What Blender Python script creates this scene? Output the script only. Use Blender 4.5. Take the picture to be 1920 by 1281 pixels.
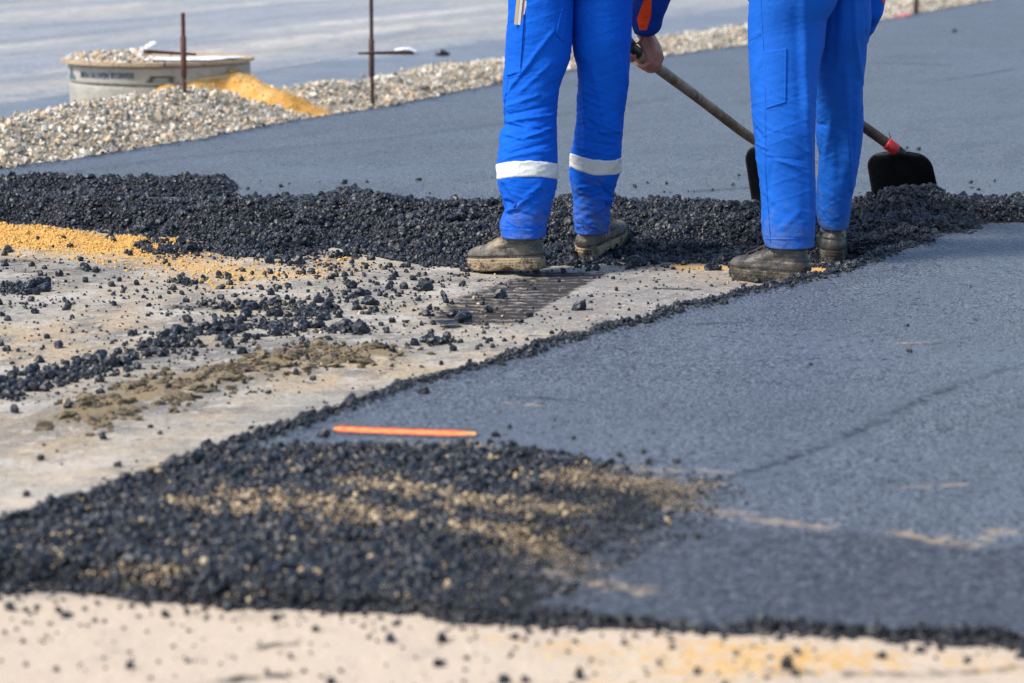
import bpy, bmesh, math, random
import numpy as np
from mathutils import Vector, Matrix
from mathutils.bvhtree import BVHTree

random.seed(7)
rng = np.random.default_rng(7)
scene = bpy.context.scene
for o in list(bpy.data.objects):
    bpy.data.objects.remove(o)

# ------------------------------------------------------------------ camera, sky, sun, exposure
CH = 1.2                      # camera height above the old base
FPX = 5500.0                  # focal length in pixels of a 1920 wide frame
TH = math.atan(867.5 / FPX)   # pitch down
ST, CT = math.sin(TH), math.cos(TH)
cam = bpy.data.cameras.new('camera')
cam.sensor_width = 36.0
cam.lens = FPX / 1920 * 36.0
cam.clip_start = 0.1
cam.clip_end = 2000
cam.dof.use_dof = True
cam.dof.focus_distance = 9.15
cam.dof.aperture_fstop = 4.3
cam_o = bpy.data.objects.new('camera', cam)
cam_o.location = (0, 0, CH)
cam_o.rotation_euler = (math.pi / 2 - TH, 0, 0)
scene.collection.objects.link(cam_o)
scene.camera = cam_o

SUN_EL, SUN_AZ = math.radians(48), math.radians(-108)   # azimuth from +Y, clockwise: behind the camera, to the left
world = bpy.data.worlds.new('World')
scene.world = world
world.use_nodes = True
wn = world.node_tree.nodes
sky = wn.new('ShaderNodeTexSky')
sky.sky_type = 'NISHITA'
sky.sun_disc = False
sky.sun_elevation = SUN_EL
sky.sun_rotation = SUN_AZ
sky.altitude = 200
sky.air_density = 1.0
sky.dust_density = 1.2
sky.ozone_density = 1.0
world.node_tree.links.new(sky.outputs[0], wn['Background'].inputs[0])
wn['Background'].inputs[1].default_value = 0.115
sun = bpy.data.lights.new('sun', 'SUN')
sun.energy = 2.55
sun.angle = math.radians(14)
sun.color = (1.0, 0.92, 0.81)
sun_o = bpy.data.objects.new('sun', sun)
sd = Vector((math.sin(SUN_AZ) * math.cos(SUN_EL), math.cos(SUN_AZ) * math.cos(SUN_EL), math.sin(SUN_EL)))
sun_o.rotation_euler = (-sd).to_track_quat('-Z', 'Y').to_euler()
sun_o.location = (-6, -4, 9)
scene.collection.objects.link(sun_o)
scene.view_settings.view_transform = 'Standard'
scene.view_settings.look = 'None'
scene.view_settings.gamma = 1
scene.view_settings.exposure = 1.0
scene.render.engine = 'CYCLES'
scene.cycles.max_bounces = 6
scene.cycles.use_denoising = True
scene.cycles.denoising_prefilter = 'NONE'
scene.cycles.use_adaptive_sampling = False


# ------------------------------------------------------------------ survey helpers: photo pixel <-> place
def ray(px, py):
    u = (np.asarray(px, float) - 960) / FPX
    v = (np.asarray(py, float) - 640.5) / FPX
    return u, CT - v * ST, -ST - v * CT


def G(px, py, z=0.0):
    """the point of the level plane z that the photo shows at a pixel"""
    u, dy, dz = ray(px, py)
    t = (z - CH) / dz
    return np.stack([u * t, dy * t, np.zeros_like(t) + z], -1)


def At(px, py, Y):
    u, dy, dz = ray(px, py)
    t = Y / dy
    return np.stack([u * t, np.zeros_like(t) + Y, CH + dz * t], -1)


def pix(P):
    P = np.asarray(P, float)
    x, y, z = P[..., 0], P[..., 1], P[..., 2] - CH
    d = y * CT - z * ST
    return 960 + FPX * x / d, 640.5 + FPX * (-y * ST - z * CT) / d


def sstep(a, b, x):
    t = np.clip((np.asarray(x, float) - a) / (b - a), 0, 1)
    return t * t * (3 - 2 * t)


_T2 = rng.random((256, 256))
_T3 = rng.random((48, 48, 48))


def n2(x, y, seed=0):
    x = np.asarray(x, float) + seed * 17.31
    y = np.asarray(y, float) + seed * 9.73
    xi, yi = np.floor(x).astype(int), np.floor(y).astype(int)
    fx, fy = x - xi, y - yi
    fx, fy = fx * fx * (3 - 2 * fx), fy * fy * (3 - 2 * fy)
    a, b = _T2[xi % 256, yi % 256], _T2[(xi + 1) % 256, yi % 256]
    c, d = _T2[xi % 256, (yi + 1) % 256], _T2[(xi + 1) % 256, (yi + 1) % 256]
    return (a * (1 - fx) + b * fx) * (1 - fy) + (c * (1 - fx) + d * fx) * fy


def fbm(x, y, octs=4, seed=0):
    s, a, tot = 0, 1.0, 0
    for k in range(octs):
        s = s + a * n2(np.asarray(x) * 2 ** k, np.asarray(y) * 2 ** k, seed + k)
        tot += a
        a *= .5
    return s / tot


def n3(P, seed=0):
    P = np.asarray(P, float) + seed * 7.7
    i = np.floor(P).astype(int)
    f = P - i
    f = f * f * (3 - 2 * f)
    r = 0
    for dx in (0, 1):
        for dy in (0, 1):
            for dz in (0, 1):
                w = (f[..., 0] if dx else 1 - f[..., 0]) * (f[..., 1] if dy else 1 - f[..., 1]) * (f[..., 2] if dz else 1 - f[..., 2])
                r = r + w * _T3[(i[..., 0] + dx) % 48, (i[..., 1] + dy) % 48, (i[..., 2] + dz) % 48]
    return r


def fbm3(P, octs=3, seed=0):
    s, a, tot = 0, 1.0, 0
    for k in range(octs):
        s = s + a * n3(np.asarray(P) * 2 ** k, seed + k)
        tot += a
        a *= .5
    return s / tot


def seg_dist(x, y, pts):
    """distance to a polyline"""
    d = np.full(np.shape(x), 1e9)
    for (ax, ay), (bx, by) in zip(pts[:-1], pts[1:]):
        vx, vy = bx - ax, by - ay
        t = np.clip(((x - ax) * vx + (y - ay) * vy) / (vx * vx + vy * vy + 1e-12), 0, 1)
        d = np.minimum(d, np.hypot(x - ax - t * vx, y - ay - t * vy))
    return d


def inside(x, y, poly):
    r = np.zeros(np.shape(x), bool)
    n = len(poly)
    for k in range(n):
        (ax, ay), (bx, by) = poly[k], poly[(k + 1) % n]
        c = ((ay > y) != (by > y)) & (x < (bx - ax) * (y - ay) / (by - ay + 1e-12) + ax)
        r ^= c
    return r


def sdf(x, y, poly):
    """positive inside"""
    d = seg_dist(x, y, list(poly) + [poly[0]])
    return np.where(inside(x, y, poly), d, -d)


FS = 5.0   # foreshortening used when masks are read off the photo


def pm(px, py, poly, soft):
    """soft mask of a photo polygon; soft in horizontal pixels"""
    P = [(a, b * FS) for a, b in poly]
    return sstep(-soft, soft, sdf(px, py * FS, P))


def pl(px, py, line, w):
    """soft mask round a photo polyline, w in horizontal pixels"""
    return np.exp(-(seg_dist(px, py * FS, [(a, b * FS) for a, b in line]) / w) ** 2)


# ------------------------------------------------------------------ object helpers
def link(name, me, m=None, parent=None, loc=None):
    o = bpy.data.objects.new(name, me)
    scene.collection.objects.link(o)
    if m is not None:
        me.materials.append(m)
    if parent is not None:
        o.parent = parent
    if loc is not None:
        o.location = loc
    return o


def tag(o, label=None, cat=None, group=None, kind=None):
    if label: o['label'] = label
    if cat: o['category'] = cat
    if group: o['group'] = group
    if kind: o['kind'] = kind
    return o


def thing(name, label, cat, loc=(0, 0, 0), group=None):
    o = bpy.data.objects.new(name, None)
    o.empty_display_size = .05
    o.location = loc
    scene.collection.objects.link(o)
    return tag(o, label, cat, group)


def mesh(name, V, F, smooth=True, attrs=None):
    V = np.asarray(V, np.float32)
    me = bpy.data.meshes.new(name)
    if isinstance(F, np.ndarray):
        k = F.shape[1]
        me.vertices.add(len(V))
        me.vertices.foreach_set('co', V.ravel())
        me.loops.add(F.size)
        me.loops.foreach_set('vertex_index', F.ravel().astype(np.int32))
        me.polygons.add(len(F))
        me.polygons.foreach_set('loop_start', np.arange(0, F.size, k, dtype=np.int32))
        me.polygons.foreach_set('loop_total', np.full(len(F), k, np.int32))
        me.update(calc_edges=True)
    else:
        me.from_pydata([tuple(map(float, v)) for v in V], [], F)
        me.update()
    if smooth:
        me.polygons.foreach_set('use_smooth', np.ones(len(me.polygons), bool))
    for k, a in (attrs or {}).items():
        at = me.attributes.new(k, 'FLOAT', 'POINT')
        at.data.foreach_set('value', np.asarray(a, np.float32).ravel())
    return me


def grid_faces(r, c, wrap=False):
    i = np.arange(r - 1)[:, None]
    j = np.arange(c if wrap else c - 1)[None, :]
    j2 = (j + 1) % c
    a, b = i * c + j, i * c + j2
    d, e = (i + 1) * c + j, (i + 1) * c + j2
    return np.stack([a, b, e, d], -1).reshape(-1, 4)


def field(name, X, Y, Z, keep=None, attrs=None):
    r, c = X.shape
    V = np.stack([X, Y, Z], -1).reshape(-1, 3)
    F = grid_faces(r, c)
    if keep is not None:
        F = F[keep.ravel()[F].all(1)]
        used = np.unique(F)
        remap = np.full(len(V), -1)
        remap[used] = np.arange(len(used))
        V, F = V[used], remap[F]
        attrs = {k: np.asarray(a).ravel()[used] for k, a in (attrs or {}).items()}
    return mesh(name, V, F, True, attrs)


def loft(rings, cap0=False, cap1=False):
    """rings: (r, c, 3) closed rings"""
    R = np.asarray(rings, float)
    r, c, _ = R.shape
    V = R.reshape(-1, 3)
    F = grid_faces(r, c, True).tolist()
    if cap0: F.append(list(range(c))[::-1])
    if cap1: F.append(list(range((r - 1) * c, r * c)))
    return V, F


def tube(path, rad, n=12, cap=True):
    P = np.asarray(path, float)
    rad = np.broadcast_to(np.asarray(rad, float), (len(P),))
    T = np.gradient(P, axis=0)
    T /= np.linalg.norm(T, axis=1)[:, None]
    ref = np.array([0.31, 0.2, 0.93]) if abs(T[0][2]) < .8 else np.array([1.0, .1, 0])
    rings = []
    a = np.linspace(0, 2 * np.pi, n, endpoint=False)
    for p, t, r in zip(P, T, rad):
        s = np.cross(t, ref); s /= np.linalg.norm(s)
        u = np.cross(s, t)
        rings.append(p + r * (np.cos(a)[:, None] * s + np.sin(a)[:, None] * u))
    return loft(rings, cap, cap)


def join(parts):
    V, F, n = [], [], 0
    for v, f in parts:
        V.append(np.asarray(v, float))
        F += [[i + n for i in q] for q in (f.tolist() if isinstance(f, np.ndarray) else f)]
        n += len(v)
    return np.concatenate(V), F


def box(c, s, R=None):
    q = np.array([[x, y, z] for x in (-.5, .5) for y in (-.5, .5) for z in (-.5, .5)]) * np.asarray(s)
    if R is not None: q = q @ np.asarray(R).T
    return q + np.asarray(c), [[0, 1, 3, 2], [4, 6, 7, 5], [0, 4, 5, 1], [2, 3, 7, 6], [0, 2, 6, 4], [1, 5, 7, 3]]


def voxelize(name, parts, voxel, smooth_it=4):
    """fuse overlapping closed shapes into one continuous skin"""
    V, F = join(parts)
    me = mesh(name + '_raw', V, F)
    o = bpy.data.objects.new('raw', me)
    scene.collection.objects.link(o)
    r = o.modifiers.new('r', 'REMESH'); r.mode = 'VOXEL'; r.voxel_size = voxel; r.use_smooth_shade = True
    s = o.modifiers.new('s', 'SMOOTH'); s.factor = .5; s.iterations = smooth_it
    dg = bpy.context.evaluated_depsgraph_get()
    out = bpy.data.meshes.new_from_object(o.evaluated_get(dg))
    out.name = name
    bpy.data.objects.remove(o)
    bpy.data.meshes.remove(me)
    return out


def capsules(chain, n=16, sub=6):
    """tapered round-ended limb through (x,y,z,r) joints"""
    parts = []
    for (a, b) in zip(chain[:-1], chain[1:]):
        a, b = np.array(a, float), np.array(b, float)
        ax = b[:3] - a[:3]
        L = np.linalg.norm(ax)
        t = ax / L
        pts, rad = [], []
        for k in range(sub):
            w = -math.pi / 2 + (math.pi / 2) * k / sub
            pts.append(a[:3] + t * a[3] * math.sin(w)); rad.append(max(a[3] * math.cos(w), 1e-4))
        for k in range(0, sub + 1):
            w = (math.pi / 2) * k / sub
            pts.append(b[:3] + t * b[3] * math.sin(w)); rad.append(max(b[3] * math.cos(w), 1e-4))
        parts.append(tube_dir(pts, rad, t, n))
    return parts


def tube_dir(pts, rad, t, n):
    ref = np.array([0.31, 0.2, 0.93]) if abs(t[2]) < .8 else np.array([1.0, .1, 0])
    s = np.cross(t, ref); s /= np.linalg.norm(s)
    u = np.cross(s, t)
    a = np.linspace(0, 2 * np.pi, n, endpoint=False)
    rings = [p + r * (np.cos(a)[:, None] * s + np.sin(a)[:, None] * u) for p, r in zip(pts, rad)]
    return loft(rings, True, True)


# ------------------------------------------------------------------ materials
def mat(name, col, rough=.7, spec=.4, mixes=(), bumps=(), metal=0.0, coords='Object', rnd=None, rough_mix=None, sheen=0):
    """mixes: (kind, args, colour): ('noise', scale, lo, hi) or ('attr', name) or ('attr*noise', name, scale, lo, hi); bumps: (scale, distance[, stretch])"""
    m = bpy.data.materials.new(name)
    m.use_nodes = True
    nt = m.node_tree
    b = nt.nodes['Principled BSDF']
    b.inputs['Roughness'].default_value = rough
    b.inputs['Specular IOR Level'].default_value = spec
    b.inputs['Metallic'].default_value = metal
    if sheen: b.inputs['Sheen Weight'].default_value = sheen
    tc = nt.nodes.new('ShaderNodeTexCoord')

    def vec(stretch=None):
        if stretch is None: return tc.outputs[coords]
        src = tc.outputs[coords]
        if len(stretch) == 4:                       # turn to the lane's direction first, then stretch along it
            m0 = nt.nodes.new('ShaderNodeMapping')
            m0.inputs['Rotation'].default_value = (0, 0, stretch[3])
            nt.links.new(src, m0.inputs[0]); src = m0.outputs[0]
        mp = nt.nodes.new('ShaderNodeMapping')
        mp.inputs['Scale'].default_value = stretch[:3]
        nt.links.new(src, mp.inputs[0])
        return mp.outputs[0]

    def noise(scale, stretch=None, detail=4):
        n = nt.nodes.new('ShaderNodeTexNoise')
        n.inputs['Scale'].default_value = scale
        n.inputs['Detail'].default_value = detail
        n.inputs['Roughness'].default_value = .6
        nt.links.new(vec(stretch), n.inputs['Vector'])
        return n.outputs[0]

    def ramp(sock, lo, hi):
        r = nt.nodes.new('ShaderNodeMapRange')
        r.inputs[1].default_value = lo
        r.inputs[2].default_value = hi
        nt.links.new(sock, r.inputs[0])
        return r.outputs[0]

    def math_(op, a, c):
        q = nt.nodes.new('ShaderNodeMath'); q.operation = op
        for k, s in enumerate((a, c)):
            if isinstance(s, (int, float)): q.inputs[k].default_value = s
            else: nt.links.new(s, q.inputs[k])
        return q.outputs[0]

    def attr(nm):
        a = nt.nodes.new('ShaderNodeAttribute'); a.attribute_name = nm
        return a.outputs['Fac']

    cur = None
    if rnd:
        oi = nt.nodes.new('ShaderNodeObjectInfo')
        cr = nt.nodes.new('ShaderNodeValToRGB')
        cr.color_ramp.interpolation = 'CONSTANT' if len(rnd) > 3 else 'LINEAR'
        while len(cr.color_ramp.elements) < len(rnd): cr.color_ramp.elements.new(.5)
        for k, c in enumerate(rnd):
            cr.color_ramp.elements[k].position = k / len(rnd) if len(rnd) > 3 else k / max(1, len(rnd) - 1)
            cr.color_ramp.elements[k].color = (*c, 1)
        nt.links.new(oi.outputs['Random'], cr.inputs[0])
        cur = cr.outputs[0]
    for mx in mixes:
        kind, c2 = mx[0], mx[-1]
        if kind == 'noise':
            f = ramp(noise(mx[1], mx[4] if len(mx) > 5 else None), mx[2], mx[3])
        elif kind == 'attr':
            f = attr(mx[1])
        elif kind == 'attr*noise':
            # edge of the mask broken up by noise
            f = math_('ADD', attr(mx[1]), math_('MULTIPLY', math_('SUBTRACT', noise(mx[2], mx[5] if len(mx) > 6 else None), .5), 1.6))
            f = ramp(f, mx[3], mx[4])
            f = math_('MULTIPLY', f, ramp(attr(mx[1]), 0.02, .2))
        x = nt.nodes.new('ShaderNodeMix'); x.data_type = 'RGBA'
        nt.links.new(f, x.inputs['Factor'])
        if cur is None: x.inputs['A'].default_value = (*col, 1)
        else: nt.links.new(cur, x.inputs['A'])
        x.inputs['B'].default_value = (*c2, 1)
        cur = x.outputs['Result']
    if cur is None: b.inputs['Base Color'].default_value = (*col, 1)
    else: nt.links.new(cur, b.inputs['Base Color'])
    if rough_mix:
        x = nt.nodes.new('ShaderNodeMapRange')
        x.inputs[3].default_value, x.inputs[4].default_value = rough, rough_mix[1]
        nt.links.new(attr(rough_mix[0]), x.inputs[0])
        nt.links.new(x.outputs[0], b.inputs['Roughness'])
    nrm = None
    for bp in bumps:
        k = nt.nodes.new('ShaderNodeBump')
        k.inputs['Strength'].default_value = 1
        k.inputs['Distance'].default_value = bp[1]
        nt.links.new(noise(bp[0], bp[2] if len(bp) > 2 else None, 3), k.inputs['Height'])
        if nrm: nt.links.new(nrm, k.inputs['Normal'])
        nrm = k.outputs[0]
    if nrm: nt.links.new(nrm, b.inputs['Normal'])
    return m


SAND = (.62, .36, .10)
M = {}
M['base'] = mat('old_base', (.335, .308, .258), .9, .2, mixes=[
    ('noise', 1.3, .44, .60, (.40, .305, .195)),
    ('noise', 2.1, .50, .62, (1, .5, 1, .5), (.180, .173, .162)),
    ('noise', 3.4, .52, .62, (.44, .405, .35)),
    ('noise', 9.0, .50, .66, (1, .5, 1, .5), (.175, .162, .145)),
    ('noise', 22.0, .55, .66, (.44, .40, .34)),
    ('noise', 30.0, .57, .68, (.14, .128, .112)),
    ('noise', 85.0, .56, .68, (.15, .135, .118)),
    ('noise', 140.0, .58, .70, (.54, .50, .44)),
    ('attr*noise', 'pale', 6.0, .3, .95, (.54, .44, .335)),
    ('attr*noise', 'grey', 60.0, .25, 1.0, (.19, .19, .195)),
    ('attr*noise', 'dark', 30.0, .15, .60, (.040, .037, .037)),
    ('attr*noise', 'mud', 30.0, .3, .75, (.23, .175, .10)),
    ('attr*noise', 'sand', 45.0, .40, .80, SAND)],
    bumps=[(300, .0015), (70, .004)])
M['slab'] = mat('fresh_asphalt', (.114, .134, .162), .52, .6, mixes=[
    ('noise', 1.4, .35, .7, (.146, .170, .203)),
    ('noise', 5.0, .52, .75, (1, .25, 1, .47), (.085, .102, .126)),
    ('noise', 115.0, .46, .57, (.012, .014, .019)),
    ('noise', 22.0, .54, .70, (1, .3, 1, .47), (.055, .066, .082)),
    ('noise', 6.0, .53, .64, (1, .10, 1, .47), (.072, .086, .107)),
    ('noise', .8, .50, .66, (.088, .106, .132)),
    ('noise', 52.0, .56, .64, (.010, .012, .016)),
    ('noise', 150.0, .57, .68, (.28, .315, .37)),
    ('attr*noise', 'coarse', 45.0, .35, 1.1, (.018, .021, .027)),  # dark coarse mix; under the loose clumps also gap shade put into colour
    ('attr*noise', 'seam', 45.0, .25, .75, (.010, .0115, .015)),  # roller seams, also the shade painted on the lane's edge face
    ('attr*noise', 'sand', 38.0, .42, 1.15, (.48, .35, .21))],
    bumps=[(330, .0012), (110, .004)], rough_mix=('loose', .66))
M['clump'] = mat('asphalt_clump', (.02, .021, .024), .40, .42, mixes=[('noise', 1.7, .46, .60, (.002, .0024, .0038)), ('noise', 2.6, .57, .64, (.088, .103, .130))],  # the pale blue-grey flecks are facet glints put into the colour
                 bumps=[(3.0, .0008), (9.0, .0004)], rnd=[(.0025, .0035, .006), (.013, .017, .024), (.0045, .006, .0098)])
M['mixbed'] = mat('asphalt_fines', (.008, .0095, .013), .5, .35, mixes=[('noise', 160, .5, .62, (.003, .0035, .005)), ('noise', 200, .60, .68, (.10, .115, .14))], bumps=[(160, .006)])
M['sandclump'] = mat('sandy_clump', (.45, .31, .16), .9, .2, rnd=[(.50, .37, .22), (.10, .08, .06), (.30, .23, .15), (.58, .46, .31), (.40, .30, .19), (.06, .05, .042)], bumps=[(4, .0008)])
M['stone'] = mat('gravel_stone', (.4, .37, .33), .8, .35, rnd=[
    (.66, .61, .52), (.50, .42, .31), (.76, .72, .64), (.33, .275, .19), (.58, .48, .34), (.17, .165, .165), (.72, .63, .48), (.54, .52, .48), (.62, .43, .27)],
    mixes=[('noise', 2.5, .5, .7, (.40, .33, .24))], bumps=[(4, .001)])
M['gravel_bed'] = mat('gravel_bed', (.38, .33, .25), .95, .2, mixes=[('noise', 25, .4, .65, (.38, .33, .26)), ('noise', 90, .5, .7, (.13, .11, .09))], bumps=[(60, .015)])
M['sand'] = mat('yellow_sand', (.58, .30, .07), .95, .15, mixes=[('noise', 6, .42, .6, (.66, .42, .16)), ('noise', 60, .55, .75, (.40, .21, .05))], bumps=[(120, .006), (500, .001)])
M['mudclod'] = mat('mud_clod', (.17, .13, .075), .95, .15, rnd=[(.06, .052, .042), (.145, .115, .075), (.26, .20, .125)], mixes=[('noise', 2.2, .50, .62, (.075, .062, .045)), ('noise', 3.1, .58, .68, (.36, .28, .175))], bumps=[(4, .0015), (10, .0008)])
M['road'] = mat('dusty_road', (.26, .28, .31), .6, .4, mixes=[
    ('noise', .9, .44, .60, (1, .12, 1, .38), (.40, .365, .31)),
    ('noise', 2.2, .50, .66, (1, .10, 1, .38), (.17, .19, .22)),
    ('noise', 1.3, .54, .68, (1, .08, 1, .38), (.52, .49, .44)),
    ('noise', 7, .5, .68, (1, .35, 1, .38), (.20, .215, .24)),
    ('noise', 12, .52, .66, (.21, .22, .235)), ('noise', 26, .54, .68, (.44, .41, .36))], bumps=[(60, .006)])
M['shoulder'] = mat('road_shoulder', (.15, .17, .205), .45, .5, mixes=[('noise', 3, .45, .7, (.22, .23, .25)), ('noise', 50, .52, .7, (.09, .10, .12)), ('noise', 30, .62, .72, (.3, .28, .25))], bumps=[(120, .006)])
M['far_ground'] = mat('far_ground', (.30, .27, .22), .95, .2, mixes=[('noise', .6, .4, .65, (.38, .35, .30))], bumps=[(8, .03)])


# ------------------------------------------------------------------ source shapes for clumps and stones
def lump(seed, amp=.45, sub=2, sx=1, sy=1, sz=.8, freq=1.6):
    bm = bmesh.new()
    bmesh.ops.create_icosphere(bm, subdivisions=sub, radius=1)
    P = np.array([v.co[:] for v in bm.verts])
    d = 1 + amp * 2 * (fbm3(P * freq + 20, 3, seed) - .5) + amp * .7 * (n3(P * 4.5 + 9, seed) - .5)
    gr = np.random.default_rng(seed + 50).normal(size=(34, 3)); gr /= np.linalg.norm(gr, axis=1)[:, None]
    d = d + .34 * (.42 - np.linalg.norm(P[:, None] - gr[None], axis=2).min(1))
    d = d + .16 * (1 - np.abs(2 * n3(P * 3.2 + 31, seed + 3) - 1)) - .08
    P = P * d[:, None] * np.array([sx, sy, sz])
    for v, p in zip(bm.verts, P): v.co = p
    me = bpy.data.meshes.new('clump')
    bm.to_mesh(me); bm.free()
    return me


def shard(seed):
    r = np.random.default_rng(seed)
    bm = bmesh.new()
    P = r.normal(size=(13, 3)); P /= np.linalg.norm(P, axis=1)[:, None]
    P *= np.array([1, r.uniform(.6, .9), r.uniform(.4, .75)]) * r.uniform(.8, 1.05, (13, 1))
    for p in P: bm.verts.new(p)
    bmesh.ops.convex_hull(bm, input=bm.verts)
    loose = [v for v in bm.verts if not v.link_faces]
    bmesh.ops.delete(bm, geom=loose, context='VERTS')
    me = bpy.data.meshes.new('stone')
    bm.to_mesh(me); bm.free()
    return me


CLUMPS = [lump(k, .5, 2, 1, random.uniform(.75, 1), random.uniform(.6, .85)) for k in range(10)]
SANDY = [me.copy() for me in CLUMPS[:5]]
MUD = [lump(30 + k, .8, 2, 1, .75, .42, 2.4) for k in range(8)]
STONES = [shard(k) for k in range(12)]
for me in CLUMPS: me.materials.append(M['clump'])
for me in SANDY: me.materials.append(M['sandclump'])
for me in MUD: me.materials.append(M['mudclod'])
for me in STONES: me.materials.append(M['stone'])


def source(name, meshes):
    c = bpy.data.collections.new(name)          # never linked: only feeds the scatter
    for k, me in enumerate(meshes):
        c.objects.link(bpy.data.objects.new(f'{name}.{k:03d}', me))
    return c


SRC = {'clump': source('clump_source', CLUMPS), 'sandy': source('sandy_source', SANDY), 'mud': source('mud_source', MUD), 'stone': source('stone_source', STONES)}


def scatter_group(coll):
    ng = bpy.data.node_groups.new('scatter', 'GeometryNodeTree')
    ng.interface.new_socket('Geometry', in_out='INPUT', socket_type='NodeSocketGeometry')
    ng.interface.new_socket('Geometry', in_out='OUTPUT', socket_type='NodeSocketGeometry')
    N, L = ng.nodes, ng.links
    gi, go = N.new('NodeGroupInput'), N.new('NodeGroupOutput')
    ip = N.new('GeometryNodeInstanceOnPoints')
    ci = N.new('GeometryNodeCollectionInfo')
    ci.inputs['Collection'].default_value = coll
    ci.inputs['Separate Children'].default_value = True
    ci.inputs['Reset Children'].default_value = True
    ip.inputs['Pick Instance'].default_value = True

    def na(nm, t):
        n = N.new('GeometryNodeInputNamedAttribute'); n.data_type = t
        n.inputs['Name'].default_value = nm
        return n.outputs['Attribute']
    e = N.new('FunctionNodeEulerToRotation')
    L.new(na('rot', 'FLOAT_VECTOR'), e.inputs[0])
    L.new(e.outputs[0], ip.inputs['Rotation'])
    L.new(na('scl', 'FLOAT_VECTOR'), ip.inputs['Scale'])
    L.new(na('idx', 'INT'), ip.inputs['Instance Index'])
    L.new(gi.outputs[0], ip.inputs['Points'])
    L.new(ci.outputs[0], ip.inputs['Instance'])
    L.new(ip.outputs[0], go.inputs[0])
    return ng


NG = {k: scatter_group(c) for k, c in SRC.items()}
NSRC = {'clump': len(CLUMPS), 'sandy': len(SANDY), 'mud': len(MUD), 'stone': len(STONES)}


def scatter(name, src, P, S, label=None, parent=None, cat=None):
    P = np.asarray(P, np.float32)
    n = len(P)
    me = bpy.data.meshes.new(name)
    me.vertices.add(n)
    me.vertices.foreach_set('co', P.ravel())
    S = np.asarray(S, np.float32)
    if S.ndim == 1:
        S = S[:, None] * rng.uniform(.8, 1.2, (n, 3)).astype(np.float32)
    for nm, t, prop, dat in (('rot', 'FLOAT_VECTOR', 'vector', rng.uniform(0, 6.28, (n, 3)) * np.array([.12 if src == 'mud' else 1, .12 if src == 'mud' else 1, 1])),
                             ('scl', 'FLOAT_VECTOR', 'vector', S), ('idx', 'INT', 'value', rng.integers(0, NSRC[src], n))):
        a = me.attributes.new(nm, t, 'POINT')
        a.data.foreach_set(prop, np.ascontiguousarray(dat, np.int32 if t == 'INT' else np.float32).ravel())
    o = link(name, me, None, parent)
    md = o.modifiers.new('scatter', 'NODES')
    md.node_group = NG[src]
    return tag(o, label, cat, None, 'stuff')


def singles(name, src_meshes, P, S, parent=None, label=None, cat=None, group=None):
    for p, s in zip(P, S):
        o = bpy.data.objects.new(name, src_meshes[random.randrange(len(src_meshes))])
        o.location = p
        o.scale = [s * random.uniform(.85, 1.15) for _ in range(3)]
        o.rotation_euler = (random.uniform(0, 6.28), random.uniform(0, 6.28), random.uniform(0, 6.28))
        if src_meshes is MUD: o.rotation_euler = (random.uniform(-.3, .3), random.uniform(-.3, .3), random.uniform(0, 6.28))
        scene.collection.objects.link(o)
        if parent: o.parent = parent
        tag(o, label, cat, group)


# ------------------------------------------------------------------ the lie of the land
SLAB = .050
edge_px = [(0, 315), (180, 288), (345, 262), (530, 225), (695, 203), (945, 150), (1240, 105), (1400, 82), (1650, 37), (1850, 0)]
EDGE = [tuple(G(a, b, SLAB)[:2]) for a, b in edge_px]
(e0x, e0y), (e1x, e1y) = EDGE[0], EDGE[-1]
EDGE = [(e0x - .42 * (e0y - 8.0), 8.0)] + EDGE + [(e1x + .40 * 30, e1y + 30)]
EX, EY = np.array([p[0] for p in EDGE]), np.array([p[1] for p in EDGE])


def edge_q(x, y):
    """distance left of the far edge of the new lane"""
    return (np.interp(y, EY, EX) - x) * .93


near_left = [(-420, 1090), (-200, 1050), (0, 1000), (100, 968), (200, 942), (300, 905), (400, 868), (470, 845), (540, 818), (600, 800), (700, 764), (800, 737),
             (900, 705), (1000, 672), (1100, 648), (1160, 638), (1250, 606), (1350, 581), (1450, 558), (1520, 541), (1580, 516), (1640, 496), (1700, 482)]
under_heap = [(1560, 455), (1300, 445), (1000, 436), (700, 430), (400, 415), (0, 395), (-300, 385)]
front = [(2500, 1236), (1920, 1212), (1800, 1207), (1600, 1198), (1400, 1190), (1200, 1180), (1000, 1172), (900, 1168), (800, 1158), (600, 1142), (400, 1136), (230, 1122), (130, 1108), (0, 1112), (-200, 1115), (-420, 1118)]
W = lambda pts: [tuple(G(a, b)[:2]) for a, b in pts]
POLY = W(near_left) + W(under_heap) + [(-3.3, 10.6), (-3.05, 9.95 + .3)] + [e for e in EDGE if e[1] > 10.4] + [(14, 62), (14, 4.0)] + W(front)

LOOSE = [(-500, 1090), (0, 995), (200, 945), (420, 868), (560, 848), (720, 842), (860, 852), (1000, 868), (1150, 892), (1280, 912), (1250, 945), (1160, 990), (1050, 1040), (990, 1090), (930, 1140), (850, 1165), (-500, 1130)]
STREAKS = [([(480, 935), (560, 948), (640, 958), (710, 972)], 85), ([(700, 912), (780, 925), (900, 945), (1040, 958)], 62), ([(1070, 893), (1140, 905), (1220, 905), (1270, 915)], 75),
           ([(1245, 940), (1330, 947), (1430, 960), (1540, 972)], 34), ([(890, 985), (960, 1000), (1000, 1030)], 60), ([(1020, 1040), (1100, 1062), (1190, 1075)], 44),
           ([(1690, 985), (1780, 1000), (1830, 1004), (1870, 985)], 34), ([(1170, 875), (1360, 882)], 22), ([(700, 832), (800, 832), (920, 838)], 18), ([(1670, 645), (1740, 645)], 14),
           ([(330, 940), (420, 960), (480, 958)], 40), ([(1290, 912), (1350, 905)], 18), ([(1690, 910), (1800, 905)], 16), ([(950, 757), (1010, 760)], 12), ([(200, 1075), (330, 1060), (280, 1095)], 22)]
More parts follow.
